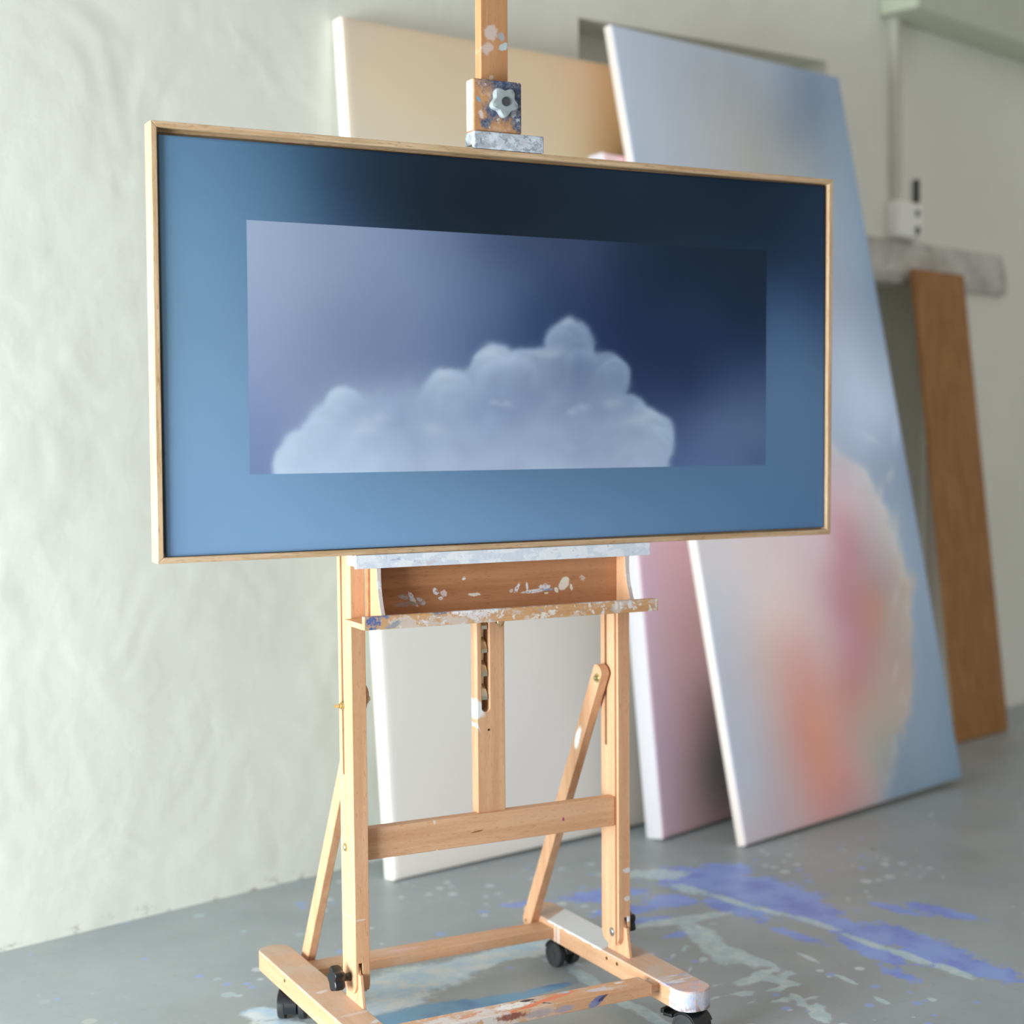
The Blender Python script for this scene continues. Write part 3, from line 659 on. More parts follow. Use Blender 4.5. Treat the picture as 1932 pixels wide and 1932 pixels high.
CCn = leaning_canvas('stretched_canvas', 'tall blue canvas with a pink cloud leaning frontmost at the right', (1.1619, .8409, .0058), R(15.42), R(10.8), R(1.0), 1.0753, 2.2703, .028,
                     COLC, GAIN_C, (224, 213, 204), STROKES, (130, 240), streak=4, paint=paint_pink_cloud)

# ------------------------------------------------------------------ the easel
TILT, SHEAR, TILT2, SHEAR2, Z0 = R(-1.3092), R(-.4434), R(-1.3092 + .262), R(-.0421), .12


def pp(u, v, w):
    """a point of the H-frame: u to the right, v up along the posts, w back"""
    return Vector((u + SHEAR * (v - .8), v * math.sin(TILT) + w * math.cos(TILT), Z0 + v * math.cos(TILT) - w * math.sin(TILT)))


def pq(u, v, w):
    """the same for mast, tray, clamp and picture"""
    return Vector((u + SHEAR2 * (v - .8), v * math.sin(TILT2) + w * math.cos(TILT2), Z0 + v * math.cos(TILT2) - w * math.sin(TILT2)))


EU, EV, EW = Vector((1, 0, 0)), Vector((0, math.sin(TILT2), math.cos(TILT2))), Vector((0, math.cos(TILT2), -math.sin(TILT2)))
BX, BY, BZ = wood('beech_along_width', 'x'), wood('beech_along_depth', 'y'), wood('beech_upright', 'z')
BRASS = plain('brass', (218, 206, 160), .28, 1.0, .5, .1)
STEEL = plain('zinc_steel', (200, 200, 196), .35, 1.0, .5, .1)
HOLE = plain('dark_hole', (40, 28, 20), .9)


def mat_post(name, spots):
    n = NT(name, .48, .25); c = beech(n, 'z')
    for ctr, rad, rgb in spots:
        c = n.mix(n.spot(ctr, rad, 0, 'XZ', nscale=90), c, lin(rgb))
    return n.done(c)


easel = empty('studio_easel', (0, 0, 0))
tag(easel, 'beech studio easel on black casters holding up the framed cloud painting', 'easel')


def star_knob(name, o, ax, r, th, mat, parent, lobes=5, phase=0., dr=.13, hub=.30, hubmat=None, stem=0, stem_r=.006):
    ax = Vector(ax).normalized(); e1 = Vector((0, 0, 1)) if abs(ax.z) < .9 else Vector((1, 0, 0)); e1 = (e1 - ax * e1.dot(ax)).normalized(); e2 = ax.cross(e1); o = Vector(o)
    k = 60; poly = []
    for i in range(k):
        a = 2 * math.pi * i / k
        rr = r * (1 - dr + dr * math.cos(lobes * (a - phase)))
        poly.append((rr * math.cos(a), rr * math.sin(a)))
    vs, fs = [], []
    rings = [(0, .86), (th * .18, .97), (th * .35, 1.0), (th * .80, 1.0), (th * .95, .97), (th, .91), (th * 1.01, .60), (th * 1.01, .45)]
    for dd, sc in rings:
        vs += [o + ax * dd + (e1 * x + e2 * y) * sc for x, y in poly]
    for j in range(len(rings) - 1):
        fs += [(j * k + i, j * k + (i + 1) % k, (j + 1) * k + (i + 1) % k, (j + 1) * k + i) for i in range(k)]
    fs += [tuple(range(k)), tuple(range(len(rings) * k - 1, (len(rings) - 1) * k - 1, -1))]
    m = MB().add(vs, fs)
    if stem: m.lathe(o - ax * stem, ax, [(0, stem_r * 1.15), (stem, stem_r)], 20)
    ob = smooth_by_angle(m.build(name, mat, parent), 28)
    if hubmat:
        m = MB(); m.lathe(o + ax * th * 1.02, ax, [(0, r * hub), (.0015, r * hub), (.0015, r * hub * .8), (.0005, r * hub * .78)], 24)
        m.build('centre_cap', hubmat, parent)
    return ob


# side posts: a long bar with grooves, rounded foot, slot for the tongue
PM = mat_post('beech_post_spotted', [((.281, -.01, .26), (.010, .006), (205, 200, 196)), ((.281, -.01, .205), (.008, .005), (205, 200, 196)), ((-.263, -.01, .246), (.011, .002), (206, 186, 166)), ((.283, -.01, .165), (.006, .006), (214, 208, 208))])
PW0, PW1, PTOP = .005, .0682, .905


def post(u0, u1, slot, inner):
    rr = .022; poly = []
    for cx, cy, a0 in ((PW0 + rr, rr - .009, 180), (PW1 - rr, rr - .009, 270)):
        poly += [(cx + rr * math.cos(R(a0 + t)), cy + rr * math.sin(R(a0 + t))) for t in range(0, 91, 10)]
    poly += [(PW1, PTOP), (PW0, PTOP)]
    f = lambda a, b, c: pp(c, b, a)
    me = MB().extrude(f, poly, u0, u1).mesh()
    cs = []
    bx = lambda ua, ub, va, vb, wa, wb: MB().box(pp, ua, ub, va, vb, wa, wb).mesh()
    cs.append(bx(slot[0], slot[1], -.05, .049, -.05, .1))                                  # tongue slot
    cs.append(bx(u0 - .01, u1 + .01, .375, .86, .0462, .0545))                             # brace slot through the post
    gi = (u1 - .006, u1 + .01) if inner > 0 else (u0 - .01, u0 + .006)
    cs.append(bx(gi[0], gi[1], -.05, .95, .0112, .0188))                                   # guide groove on the inner side
    o = link('side_post', cut(me, cs), PM, easel, .0016, 2)
    return o


UL, UR = (-.2774, -.2512), (.2572, .2826)
postL = post(UL[0], UL[1], (-.2722, -.2648), 1)
postR = post(UR[0], UR[1], (.2695, .2770), -1)


def bolt(parent, o, ax, r, mat, h=.004, washer=True):
    m = MB()
    if washer: m.lathe(o, ax, [(-.001, r * 1.5), (.0012, r * 1.5), (.0012, r)], 22)
    m.lathe(o, ax, [(0, r), (h * .6, r * .96), (h, r * .6), (h, r * .25)], 22)
    return smooth_by_angle(m.build('bolt', mat, parent), 40)


bolt(postL, pp(UL[0], .246, .047), (-1, 0, 0), .0052, BRASS)
m = MB(); o_ = pp(UL[0], .4966, .0502); m.lathe(o_ + Vector((.01, 0, 0)), (-1, 0, 0), [(0, .003), (.011, .003), (.011, .0075), (.0125, .0075), (.0125, .005), (.017, .005), (.017, .0028), (.026, .0028)], 18)
smooth_by_angle(m.build('bolt', BRASS, postL), 40)
bolt(postR, pp(UR[0], .0165, .029), (-1, 0, 0), .0058, STEEL, .003)
star_knob('knob', pp(UL[0] - .016, .0185, .033), (-1, 0, 0), .0235, .019, BLACK, postL, 5, R(18), .14, stem=.0165, stem_r=.0065)
star_knob('knob', pp(UR[1] + .004, .03, .036), (1, 0, 0), .0235, .016, BLACK, postR, 5, R(54), .14, stem=.0045, stem_r=.0065)

# rail between the posts
m = MB(); m.box(pp, UL[1], UR[0], .2255, .2814, .0175, .0395)


def mat_rail():
    n = NT('beech_cross_rail', .48, .25); c = beech(n, 'x')
    for ctr, rad, rgb in [((-.115, 0, .3985), (.002, .0045), (214, 206, 200)), ((.149, 0, .372), (.0022, .004), (160, 50, 110)), ((-.11, 0, .346), (.003, .0025), (226, 214, 206)), ((-.03, 0, .371), (.013, .0012), (120, 74, 46))]:
        c = n.mix(n.spot(ctr, rad, .1, 'XZ', nscale=120, wob=.3), c, lin(rgb))
    return n.done(c)


m.build('cross_rail', mat_rail(), easel, .0016)

# lower centre post with a slot and its metal ratchet
m = MB(); m.box(pp, -.0272, .0292, .265, .90, .0265, .0515)
slot = MB()
pts = [(-.0095 + .0078 * math.cos(R(t)), .4735 + .0078 * math.sin(R(t))) for t in range(180, 361, 15)] + [(-.0017, 1.0), (-.0173, 1.0)]
slot.extrude(lambda a, b, c: pp(a, b, c), pts, 0, .1)


def mat_mast():
    n = NT('beech_centre_post', .48, .25); c = beech(n, 'z')
    for ctr, rad, rgb in [((-.024, 0, .592), (.016, .020), (222, 220, 220)), ((-.0275, 0, .568), (.002, .018), (216, 210, 208))]:
        c = n.mix(n.spot(ctr, rad, .5, 'XZ', nscale=80, wob=.5), c, lin(rgb))
    return n.done(c)


cpost = link('centre_post', cut(m.mesh(), [slot.mesh()]), mat_mast(), easel, .0014)
m = MB()                                                                                  # zig-zag ratchet strip set in the slot
zz = []
for k in range(6):
    v0 = .485 + k * .043
    zz += [(.0435, v0), (.0295, v0 + .0025), (.0295, v0 + .009), (.036, v0 + .021), (.0445, v0 + .030)]
zz += [(.050, .485 + 6 * .043), (.050, .485)]
m.extrude(lambda w, v, u: pp(u, v, w), zz, -.0160, -.0045)
m.build('ratchet_strip', plain('yellow_zinc', (222, 216, 192), .3, 1.0, .5, .12), cpost)
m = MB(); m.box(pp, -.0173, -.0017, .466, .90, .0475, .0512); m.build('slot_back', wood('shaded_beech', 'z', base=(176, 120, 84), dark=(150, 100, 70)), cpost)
m = MB(); m.lathe(pp(-.0045, .4325, .0267), (0, -1, 0), [(-.001, .0022), (.0006, .0022), (.0006, .001)], 14); m.build('screw_hole', HOLE, cpost)


# upper mast rising behind the picture
def mat_umast():
    n = NT('beech_mast_painted', .48, .25); c = beech(n, 'z', base=(200, 150, 108), dark=(186, 132, 90))
    for ctr, rad, rgb in [((-.003, 0, 1.795), (.014, .014), (206, 190, 182)), ((-.010, 0, 1.766), (.012, .010), (208, 190, 180)), ((.017, 0, 1.79), (.008, .008), (160, 168, 180)), ((.022, 0, 1.772), (.012, .006), (180, 206, 214)), ((-.003, 0, 1.717), (.005, .004), (216, 190, 172)), ((-.022, 0, 1.709), (.003, .004), (70, 60, 56))]:
        c = n.mix(n.math('MULTIPLY', n.spot(ctr, rad, .5, 'XZ', nscale=70, wob=.75), .85), c, lin(rgb))
    return n.done(c)


m = MB(); m.box(pq, -.0224, .0307, .80, 1.95, .0012, .0255)
m.build('mast', mat_umast(), easel, .0014)


# paint-caked faces
def caked(name, axis, layers, base=None, rough=.55):
    """beech under blotches: layers of (rgb, noise scale, threshold, stretch (x, y, z), amount)"""
    n = NT(name, rough, .25)
    c = base(n) if base else beech(n, axis)
    for i, (rgb, sc, th, st, am) in enumerate(layers):
        f = n.noise(sc, 4, .62, n.mapping(loc=(i * 3.7, i * 1.3, i * 2.1), scale=st))
        c = n.mix(n.math('MULTIPLY', n.step(f, th, th + .07), am), c, lin(rgb))
    n.bump(n.noise(140, 4), .35, .0012)
    return n, c


# canvas ledge (painted white) that carries the picture
n, c = caked('ledge_paint', 'x', [((226, 228, 234), 6, .20, (1, 1, 1), 1.0), ((200, 208, 222), 30, .48, (1, 1, 2), .7), ((120, 152, 196), 55, .63, (1, 1, 1.5), .6), ((206, 180, 184), 18, .62, (1, 1, 3), .5), ((168, 170, 178), 70, .62, (1, 1, 1), .5)])
LEDGE_M = n.done(c)
m = MB()
prof = [(-.0431, .7437), (-.0431, .7667), (-.0350, .7667), (-.0350, .7655), (.0, .7655), (.0, .7475), (-.0350, .7475), (-.0350, .7437)]
m.extrude(lambda w, v, u: pq(u, v, w), prof, -.2839, .3007)
m.build('canvas_ledge', LEDGE_M, easel, .0012)

# tray: back board, curved brackets, bottom shelf and front lip
def mat_tray_back():
    n = NT('beech_tray_back', .5, .25); c = beech(n, 'x', base=(190, 134, 94), dark=(170, 114, 76), fleck=(140, 88, 56))
    W, G_, Cc = (226, 226, 232), (178, 168, 160), (232, 224, 210)
    for ctr, rad, rot, rgb, wob in [
        ((-.182, 0, .808), (.010, .005), -.3, G_, .6), ((-.165, 0, .803), (.017, .0045), -1.0, W, .7), ((-.150, 0, .799), (.012, .004), -.7, (200, 198, 204), .9), ((-.175, 0, .7955), (.030, .004), .05, (168, 150, 140), .6),
        ((-.122, 0, .8145), (.008, .005), -.8, W, .8), ((-.105, 0, .8105), (.007, .006), .3, (222, 206, 204), .9), ((-.112, 0, .802), (.005, .003), 0, W, .8), ((-.066, 0, .8345), (.004, .003), .4, W, .4), ((-.045, 0, .8055), (.012, .003), 0, Cc, 1.0),
        ((.040, 0, .8125), (.004, .010), -.5, W, .7), ((.028, 0, .808), (.004, .003), .2, W, .5), ((.060, 0, .815), (.0025, .008), .1, W, .5), ((.075, 0, .8045), (.026, .0035), .05, (226, 230, 236), .4), ((.098, 0, .811), (.012, .005), 0, W, 1.0), ((.100, 0, .806), (.014, .002), 0, (132, 176, 220), .7),
        ((.137, 0, .815), (.014, .0095), .95, Cc, .35), ((.121, 0, .804), (.004, .006), .5, Cc, .4), ((.152, 0, .808), (.003, .007), .2, Cc, .5), ((.175, 0, .8235), (.007, .006), 0, (206, 186, 172), .9), ((.100, 0, .800), (.006, .002), 0, Cc, .6)]:
        c = n.mix(n.spot(ctr, rad, rot, 'XZ', nscale=110, wob=wob, edge=.3, gate=.44 if rgb != Cc else .3), c, lin(rgb))
    sp = n.voronoi(170); sk = n.sep(n.voronoi(170, out='Color'))
    drop = n.math('MULTIPLY', n.step(sp, n.math('MULTIPLY', sk[0], .30), n.math('MULTIPLY', sk[0], .22)), n.step(sk[1], .90, .91))
    drop = n.math('MULTIPLY', drop, n.step(n.cosep[2], .835, .80))
    c = n.mix(drop, c, lin((220, 216, 214)))
    return n.done(c)


m = MB(); m.box(pq, -.2492, .2572, .655, .7475, -.0090, .0030); m.build('tray_back', mat_tray_back(), easel, .001)
n, c = caked('bracket_paint', 'z', [((206, 192, 188), 22, .30, (1, 1, 1), .95), ((222, 224, 232), 30, .55, (1, 1, 1), .8)])
BR_M = n.done(c)


def bracket(u0, u1):
    poly = [(-.0092, .7474), (-.0395, .7436)]
    for t in range(1, 12):
        a = t / 11
        poly.append((-.0395 - .024 * (a ** 2.2), .7436 - .0886 * a))
    poly += [(-.0092, .6548)]
    m = MB().extrude(lambda w, v, u: pq(u, v, w), poly, u0, u1)
    return m.build('tray_bracket', [BZ, BR_M], easel, .0008)


for u0, u1 in ((-.2452, -.2370), (.2482, .2572)):
    o = bracket(u0, u1)
    for p in o.data.polygons:
        if abs(p.normal.x) < .6 and p.normal.y < -.2: p.material_index = 1
m = MB(); m.box(pq, -.2879, .2907, .6449, .6548, -.0765, .0030)
n, c = caked('tray_shelf_paint', 'x', [((222, 212, 208), 20, .56, (1, 1, 1), .7)])
m.build('tray_shelf', n.done(c), easel, .001)


def tray_lip_mat():
    n, c = caked('tray_lip_paint', 'x', [((206, 196, 190), 26, .50, (1, 1, 1.6), .7), ((226, 226, 230), 60, .55, (1, 1, 1), .7), ((150, 154, 166), 80, .60, (1, 1, 1), .65)], lambda n: beech(n, 'x', base=(206, 162, 118), dark=(192, 144, 100)))
    for ctr, rad, rot, rgb in [((-.270, 0, .776), (.014, .014), .4, (84, 104, 158)), ((-.255, 0, .785), (.016, .004), 0, (110, 124, 160)), ((-.235, 0, .770), (.02, .005), .3, (150, 150, 160)), ((-.145, 0, .786), (.016, .005), .05, (120, 124, 142)), ((-.085, 0, .786), (.05, .010), .0, (228, 226, 230)), ((-.075, 0, .775), (.022, .012), 0, (216, 206, 206)), ((.055, 0, .7695), (.03, .006), .2, (220, 214, 206)), ((.16, 0, .7885), (.06, .004), 0, (226, 226, 228)), ((.20, 0, .778), (.004, .010), 0, (222, 216, 208)), ((.235, 0, .780), (.010, .004), -.6, (214, 216, 226)), ((.287, 0, .778), (.003, .012), 0, (210, 206, 200))]:
        c = n.mix(n.spot(ctr, rad, rot, 'XZ', nscale=80, wob=.8, gate=.46), c, lin(rgb))
    return n.done(c)


m = MB(); m.box(pq, -.2879, .2907, .6449, .6676, -.0873, -.0765); m.build('tray_lip', tray_lip_mat(), easel, .0012)
m = MB()                                                                                  # brass eye under the tray
oc = pq(.0135, .6325, .004)
m.tube([oc + Vector((0, .0075 * math.cos(a) * .5, .0)) + Vector((.0075 * math.cos(a), 0, .0095 * math.sin(a))) for a in [2 * math.pi * i / 24 for i in range(25)]], .0016, 10)
m.tube([pq(-.008, .638, .012), pq(.006, .636, .006)], .0024, 10)
m.box(pq, .0040, .0062, .629, .640, .000, .008)
smooth_by_angle(m.build('latch_ring', BRASS, easel), 40)

# top clamp
n, c = caked('clamp_block_paint', 'z', [((206, 172, 146), 22, .54, (1, 1, 1), .6), ((120, 112, 108), 55, .60, (1, 1, 1), .7)], lambda n: beech(n, 'z', base=(204, 156, 112), dark=(190, 136, 92)))
fine = n.noise(48, 5, .7); fine2 = n.noise(110, 4, .7)
for ctr, rad, rot in [((.006, 0, 1.695), (.052, .022), -.15), ((.030, 0, 1.670), (.020, .046), 0), ((-.006, 0, 1.654), (.030, .028), .5), ((.030, 0, 1.634), (.014, .022), .3), ((-.034, 0, 1.628), (.011, .010), .3)]:
    k = n.spot(ctr, rad, rot, 'XZ', nscale=60, wob=.75, edge=.8)
    k = n.math('MULTIPLY', k, n.step(fine, .30, .44))
    c = n.mix(k, c, n.mix(n.step(fine2, .42, .62), lin((64, 76, 104)), lin((118, 126, 142))))
c = n.mix(n.math('MULTIPLY', n.step(n.noise(90, 5, .7, n.mapping(loc=(5, 5, 5))), .60, .66), .85), c, lin((202, 204, 210)))
for ctr, rad, rot, rgb in [((-.046, 0, 1.668), (.006, .003), -.8, (120, 170, 200)), ((.022, 0, 1.648), (.005, .006), 0, (186, 190, 200)), ((-.041, 0, 1.643), (.004, .008), .3, (214, 200, 196))]:
    c = n.mix(n.math('MULTIPLY', n.spot(ctr, rad, rot, 'XZ', nscale=75, wob=.6), .92), c, lin(rgb))
side = n.step(n.cosep[0], -.0558, -.0566)
c = n.mix(n.math('MULTIPLY', side, n.step(n.noise(30, 4), .35, .55, .2, .9)), c, lin((226, 220, 212)))
m = MB(); m.box(pq, -.0565, .0394, 1.4945, 1.5851, -.0349, -.0062)
m2 = [v for v in range(len(m.v))]
clamp = m.build('clamp_block', n.done(c), easel, .004, seg=3)
n, c = caked('clamp_lip_paint', 'x', [((196, 202, 212), 8, .25, (1, 1, 1), 1.0), ((160, 164, 174), 34, .48, (1, 1, 2), .7), ((216, 222, 232), 70, .54, (1, 1, 1), .8), ((124, 128, 140), 110, .56, (1, 1, 1), .7), ((190, 150, 146), 22, .68, (1, 1, 2), .6)])
m = MB()
m.extrude(lambda w, v, u: pq(u, v, w), [(-.0393, 1.4648), (-.0393, 1.4944), (-.0030, 1.4944), (-.0030, 1.4712), (-.0290, 1.4712), (-.0290, 1.4648)], -.0565, .0809)
m.build('clamp_lip', n.done(c), clamp, .002)
star_knob('clamp_knob', pq(-.0015, 1.5455, -.0352), -EW, .0268, .017, plain('grey_paint_caked_knob', (158, 166, 168), .6, 0, .3, .22, 130), clamp, 5, R(36), .13, .30, plain('dark_steel', (96, 100, 104), .35, .8))

# feet, rails and casters
FZ0, FZ1 = .058, .0958


def foot_poly(x0, x1, y0, y1, r=.030):
    pts = []
    for cx, cy, a0 in ((x0 + r, y0 + r, 180), (x1 - r, y0 + r, 270), (x1 - r, y1 - r, 0), (x0 + r, y1 - r, 90)):
        pts += [(cx + r * math.cos(R(a0 + t)), cy + r * math.sin(R(a0 + t))) for t in range(0, 91, 9)]
    return pts


def mat_foot(right):
    n = NT('beech_foot_' + ('r' if right else 'l'), .5, .25); c = beech(n, 'y')
    x, y, z = n.cosep
    top = n.step(z, FZ1 - .004, FZ1 - .002)
    dirt = n.math('MULTIPLY', top, n.step(n.noise(14, 4), .40, .62, .35, .85))
    c = n.mix(dirt, c, lin((196, 180, 166)))
    if not right:
        for ctr, rad, rot, rgb in [((-.30, .10, 0), (.012, .006), .4, (214, 206, 200)), ((-.285, -.03, 0), (.05, .006), .1, (206, 190, 182)), ((-.27, -.08, 0), (.012, .006), .5, (206, 206, 212))]:
            c = n.mix(n.math('MULTIPLY', n.spot(ctr, rad, rot, 'XY', nscale=70), .8), c, lin(rgb))
        return n.done(c)
    # white painted length on top, its drips, and the caked front end
    yy = n.math('ADD', y, n.math('MULTIPLY', n.math('SUBTRACT', x, .257), -.75))
    wh = n.math('MULTIPLY', n.step(yy, .276, .272), n.step(n.math('ADD', y, n.math('MULTIPLY', n.noise(60, 3), .02)), .070, .076))
    rag = n.math('ADD', z, n.math('MULTIPLY', n.math('SUBTRACT', n.noise(70, 3), .5), .012))
    c = n.mix(n.math('MULTIPLY', wh, n.step(rag, FZ1 - .0035, FZ1 - .002)), c, lin((226, 228, 230)))
    for yc in (.2445, .2335, .2270):
        line = n.math('MULTIPLY', n.step(n.math('ABSOLUTE', n.math('SUBTRACT', y, yc)), .0017, .0011), n.step(x, .262, .260))
        c = n.mix(line, c, lin((228, 228, 230)))
    stripes = n.math('MULTIPLY', n.math('MULTIPLY', top, n.step(y, -.125, -.14)), n.step(n.noise(1, 3, .6, n.mapping(scale=(12, 190, 12))), .46, .54))
    c = n.mix(stripes, c, n.mix(n.step(n.noise(30, 2), .4, .6), lin((222, 222, 230)), lin((150, 160, 196))))
    yw = n.math('ADD', y, n.math('MULTIPLY', n.math('SUBTRACT', n.noise(40, 3), .5), .02))
    end = n.step(yw, -.176, -.182)
    ec = n.mix(n.step(n.noise(22, 4), .4, .62), lin((212, 206, 212)), lin((182, 188, 210)))
    ec = n.mix(n.step(n.noise(26, 3, .6, n.mapping(loc=(4, 2, 1))), .48, .62), ec, lin((212, 180, 174)))
    ec = n.mix(n.math('MULTIPLY', top, .85), ec, n.mix(n.step(n.noise(50, 4), .45, .6), lin((214, 172, 156)), lin((190, 176, 182))))
    low = n.math('MULTIPLY', n.step(z, .074, .061), n.step(n.noise(90, 4), .45, .55))
    ec = n.mix(n.math('MULTIPLY', low, .7), ec, lin((140, 112, 98)))
    c = n.mix(end, c, ec)
    n.bump(n.math('MULTIPLY', n.noise(200, 4), end), .4, .002)
    return n.done(c)


feet = []
for x0, x1, rgt in ((-.3266, -.2628, False), (.2563, .3265, True)):
    m = MB().extrude(lambda a, b, c: Vector((a, b, c)), foot_poly(x0, x1, -.226, .400), FZ0, FZ1)
    feet.append(m.build('foot', mat_foot(rgt), easel, .002))
for (x, y, z, nx_) in ((.2563, .039, .084, -1), (.2563, .001, .084, -1), (-.3266, .225, .083, -1)):
    m = MB(); m.lathe((x, y, z), (nx_, 0, 0), [(-.002, .0034), (.0006, .0034), (.0006, .0018), (.0002, .0016)], 16)
    m.build('screw', plain('dull_brass', (120, 104, 60), .4, .9), feet[1 if x > 0 else 0])
# tongues that the posts pivot on
for (x0, x1) in ((-.2674 + .0000, -.2612), (.2742, .2808)):
    poly = [(-.016, FZ1 - .002), (.064, FZ1 - .002), (.064, .150)] + [(.064 - .03 + .03 * math.cos(R(t)), .150 + .02 * math.sin(R(t))) for t in range(15, 181, 15)] + [(-.004, .150)]
    m = MB().extrude(lambda a, b, c: Vector((c, a, b)), poly, x0, x1)
    m.build('post_tongue', BZ, easel, .001)

m = MB(); m.box(lambda x, y, z: Vector((x, y, z)), -.2632, .2568, .2501, .3078, .0642, .0842)
n = NT('beech_rear_rail', .5, .25); c = beech(n, 'x')
c = n.mix(n.math('MULTIPLY', n.step(n.noise(9, 4), .5, .7), .4), c, lin((206, 186, 170)))
c = n.mix(n.math('MULTIPLY', n.spot((-.06, .28, 0), (.04, .008), 0, 'XY'), .6), c, lin((222, 178, 178)))
m.build('base_rail', n.done(c), easel, .002)


def mat_front_rail():
    n, c = caked('front_rail_paint', 'x', [((206, 184, 170), 16, .52, (1, 1, 1), .6), ((212, 206, 206), 34, .60, (1, 1, 1), .7)])
    top = n.step(n.cosep[2], .0935, .0950)
    left = n.step(n.cosep[0], .06, -.10)
    c = n.mix(n.math('MULTIPLY', left, n.step(n.noise(26, 4, .65), .44, .54, 0, .8)), c, lin((216, 210, 210)))
    for ctr, rad, rot, rgb in [((-.035, -.130, 0), (.034, .013), .1, (232, 230, 228)), ((.002, -.118, 0), (.014, .006), 0, (62, 62, 66)), ((.016, -.138, 0), (.020, .0035), -.75, (66, 64, 68)), ((-.005, -.143, 0), (.05, .005), .25, (222, 122, 88)), ((.050, -.128, 0), (.060, .007), .22, (224, 134, 100)), ((.075, -.114, 0), (.012, .005), 0, (176, 190, 206)), ((.135, -.130, 0), (.022, .008), 0, (206, 196, 206)), ((.19, -.118, 0), (.012, .004), 0, (222, 214, 210)), ((-.18, -.13, 0), (.03, .01), .2, (214, 206, 206)), ((-.12, -.135, 0), (.03, .006), .3, (212, 150, 120))]:
        c = n.mix(n.math('MULTIPLY', top, n.spot(ctr, rad, rot, 'XY', nscale=70, wob=.9, gate=.38)), c, lin(rgb))
    for ctr, rad, rot, rgb in [((.122, 0, .086), (.016, .008), .6, (84, 104, 160)), ((.112, 0, .080), (.009, .007), .3, (128, 132, 170)), ((.134, 0, .090), (.012, .003), .5, (54, 58, 84)), ((.055, 0, .083), (.022, .006), 0, (160, 152, 168)), ((.005, 0, .084), (.03, .007), 0, (168, 156, 158)), ((-.05, 0, .088), (.03, .006), 0, (130, 70, 60))]:
        c = n.mix(n.math('MULTIPLY', n.math('SUBTRACT', 1., top), n.math('MULTIPLY', n.spot(ctr, rad, rot, 'XZ', nscale=90, wob=.8), .85)), c, lin(rgb))
    return n.done(c)


m = MB(); m.box(lambda x, y, z: Vector((x, y, z)), -.2632, .2361, -.1549, -.1078, .0743, .0958)
m.box(lambda x, y, z: Vector((x, y, z)), .2361, .2568, -.1460, -.1180, .0775, .0915)
m.build('base_rail', mat_front_rail(), easel, .0015)

# braces from the posts down to the back of the feet
for sgn, x0, x1 in ((-1, -.2500, -.2335), (1, .2370, .2555)):
    A = Vector((0, .0325, .640)); B = Vector((0, .333, .0800)); dv = (A - B).normalized(); pv = Vector((0, dv.z, -dv.y)); hw = .0160
    poly = []
    for c_, d_ in ((A, dv), (B, -dv)):
        for t in range(-90, 91, 15):
            q = c_ + d_ * (hw * .7 * math.cos(R(t))) + pv * (hw * math.sin(R(t)) * (1 if d_ == dv else -1))
            poly.append((q.y, q.z))
    dx = 0.0 if sgn > 0 else -.0105
    m = MB().extrude(lambda a, b, c: Vector((c + (dx + .0 if b < .3 else dx) * 0, a, b)), poly, x0, x1)

    def mat_brace():
        n = NT('beech_brace', .48, .25); c = beech(n, 'z')
        return n.done(n.mix(n.spot((.237, .11, .500), (.010, .028), .45, 'YZ', nscale=60, wob=.4), c, lin((240, 240, 238))) if sgn > 0 else c)
    br = m.build('brace', mat_brace(), easel, .0014)
    if sgn > 0:
        bolt(br, Vector((x0, .0325, .627)), (-1, 0, 0), .0062, BRASS, .007)
        m = MB(); m.lathe((x0, .334, .082), (-1, 0, 0), [(-.001, .003), (.0006, .003), (.0006, .0015)], 14); m.build('bolt', plain('dull_brass', (120, 104, 60), .4, .9), br)
    else:
        bolt(br, Vector((x1, .0325, .627)), (1, 0, 0), .0062, BRASS, .007)


def caster(x, y, ang, brake=False):
    c, s = math.cos(ang), math.sin(ang); r = .0262
    f = lambda a, b, z: Vector((x + a * c - b * s, y + a * s + b * c, z))       # a along the axle, b rolling direction
    off = .012
    poly = [(off + (r + .0035) * math.cos(R(t)), r + (r + .0035) * math.sin(R(t))) for t in range(-20, 176, 12)] + [(off - r * .55, r * .75), (off, r * .55), (off + r * .6, r * .5)]
    m = MB().extrude(lambda b, z, a: f(a, b, z), poly, -.0115, .0115)
    hood = [(off + (r + .0035) * math.cos(R(t)), r + (r + .0035) * math.sin(R(t))) for t in range(20, 141, 12)] + [(off + (r + .0008) * math.cos(R(t)), r + (r + .0008) * math.sin(R(t))) for t in range(140, 19, -12)]
    m.extrude(lambda b, z, a: f(a, b, z), hood, -.0255, .0255)
    m.lathe(f(0, 0, .046), (0, 0, 1), [(0, .010), (.0125, .010)], 18)
    m.lathe(f(0, 0, FZ0 - .004), (0, 0, 1), [(0, .019), (.0036, .019)], 24)
    if brake:
        m.box(f, -.016, .016, -.040, -.020, .036, .042)
        m.box(f, -.016, .016, -.046, -.038, .040, .048)
    body = smooth_by_angle(m.build('caster', BLACK, easel, .0008), 30)
    for sg in (-1, 1):
        m = MB()
        m.lathe(f(sg * .0122, off, r), f(sg, 0, 0) - f(0, 0, 0), [(0, r * .9), (.001, r * .985), (.003, r), (.0115, r), (.0135, r * .95), (.0135, r * .80), (.0128, r * .78), (.0128, r * .30), (.0142, r * .26), (.0142, r * .05)], 40)
        smooth_by_angle(m.build('wheel', WHEEL, body), 30)


WHEEL = plain('dark_grey_wheel', (52, 53, 54), .45, 0, .4, .15)
caster(.2885, .255, R(8)), caster(.285, -.19, R(200), True), caster(-.296, .262, R(150)), caster(-.295, -.185, R(15), True)

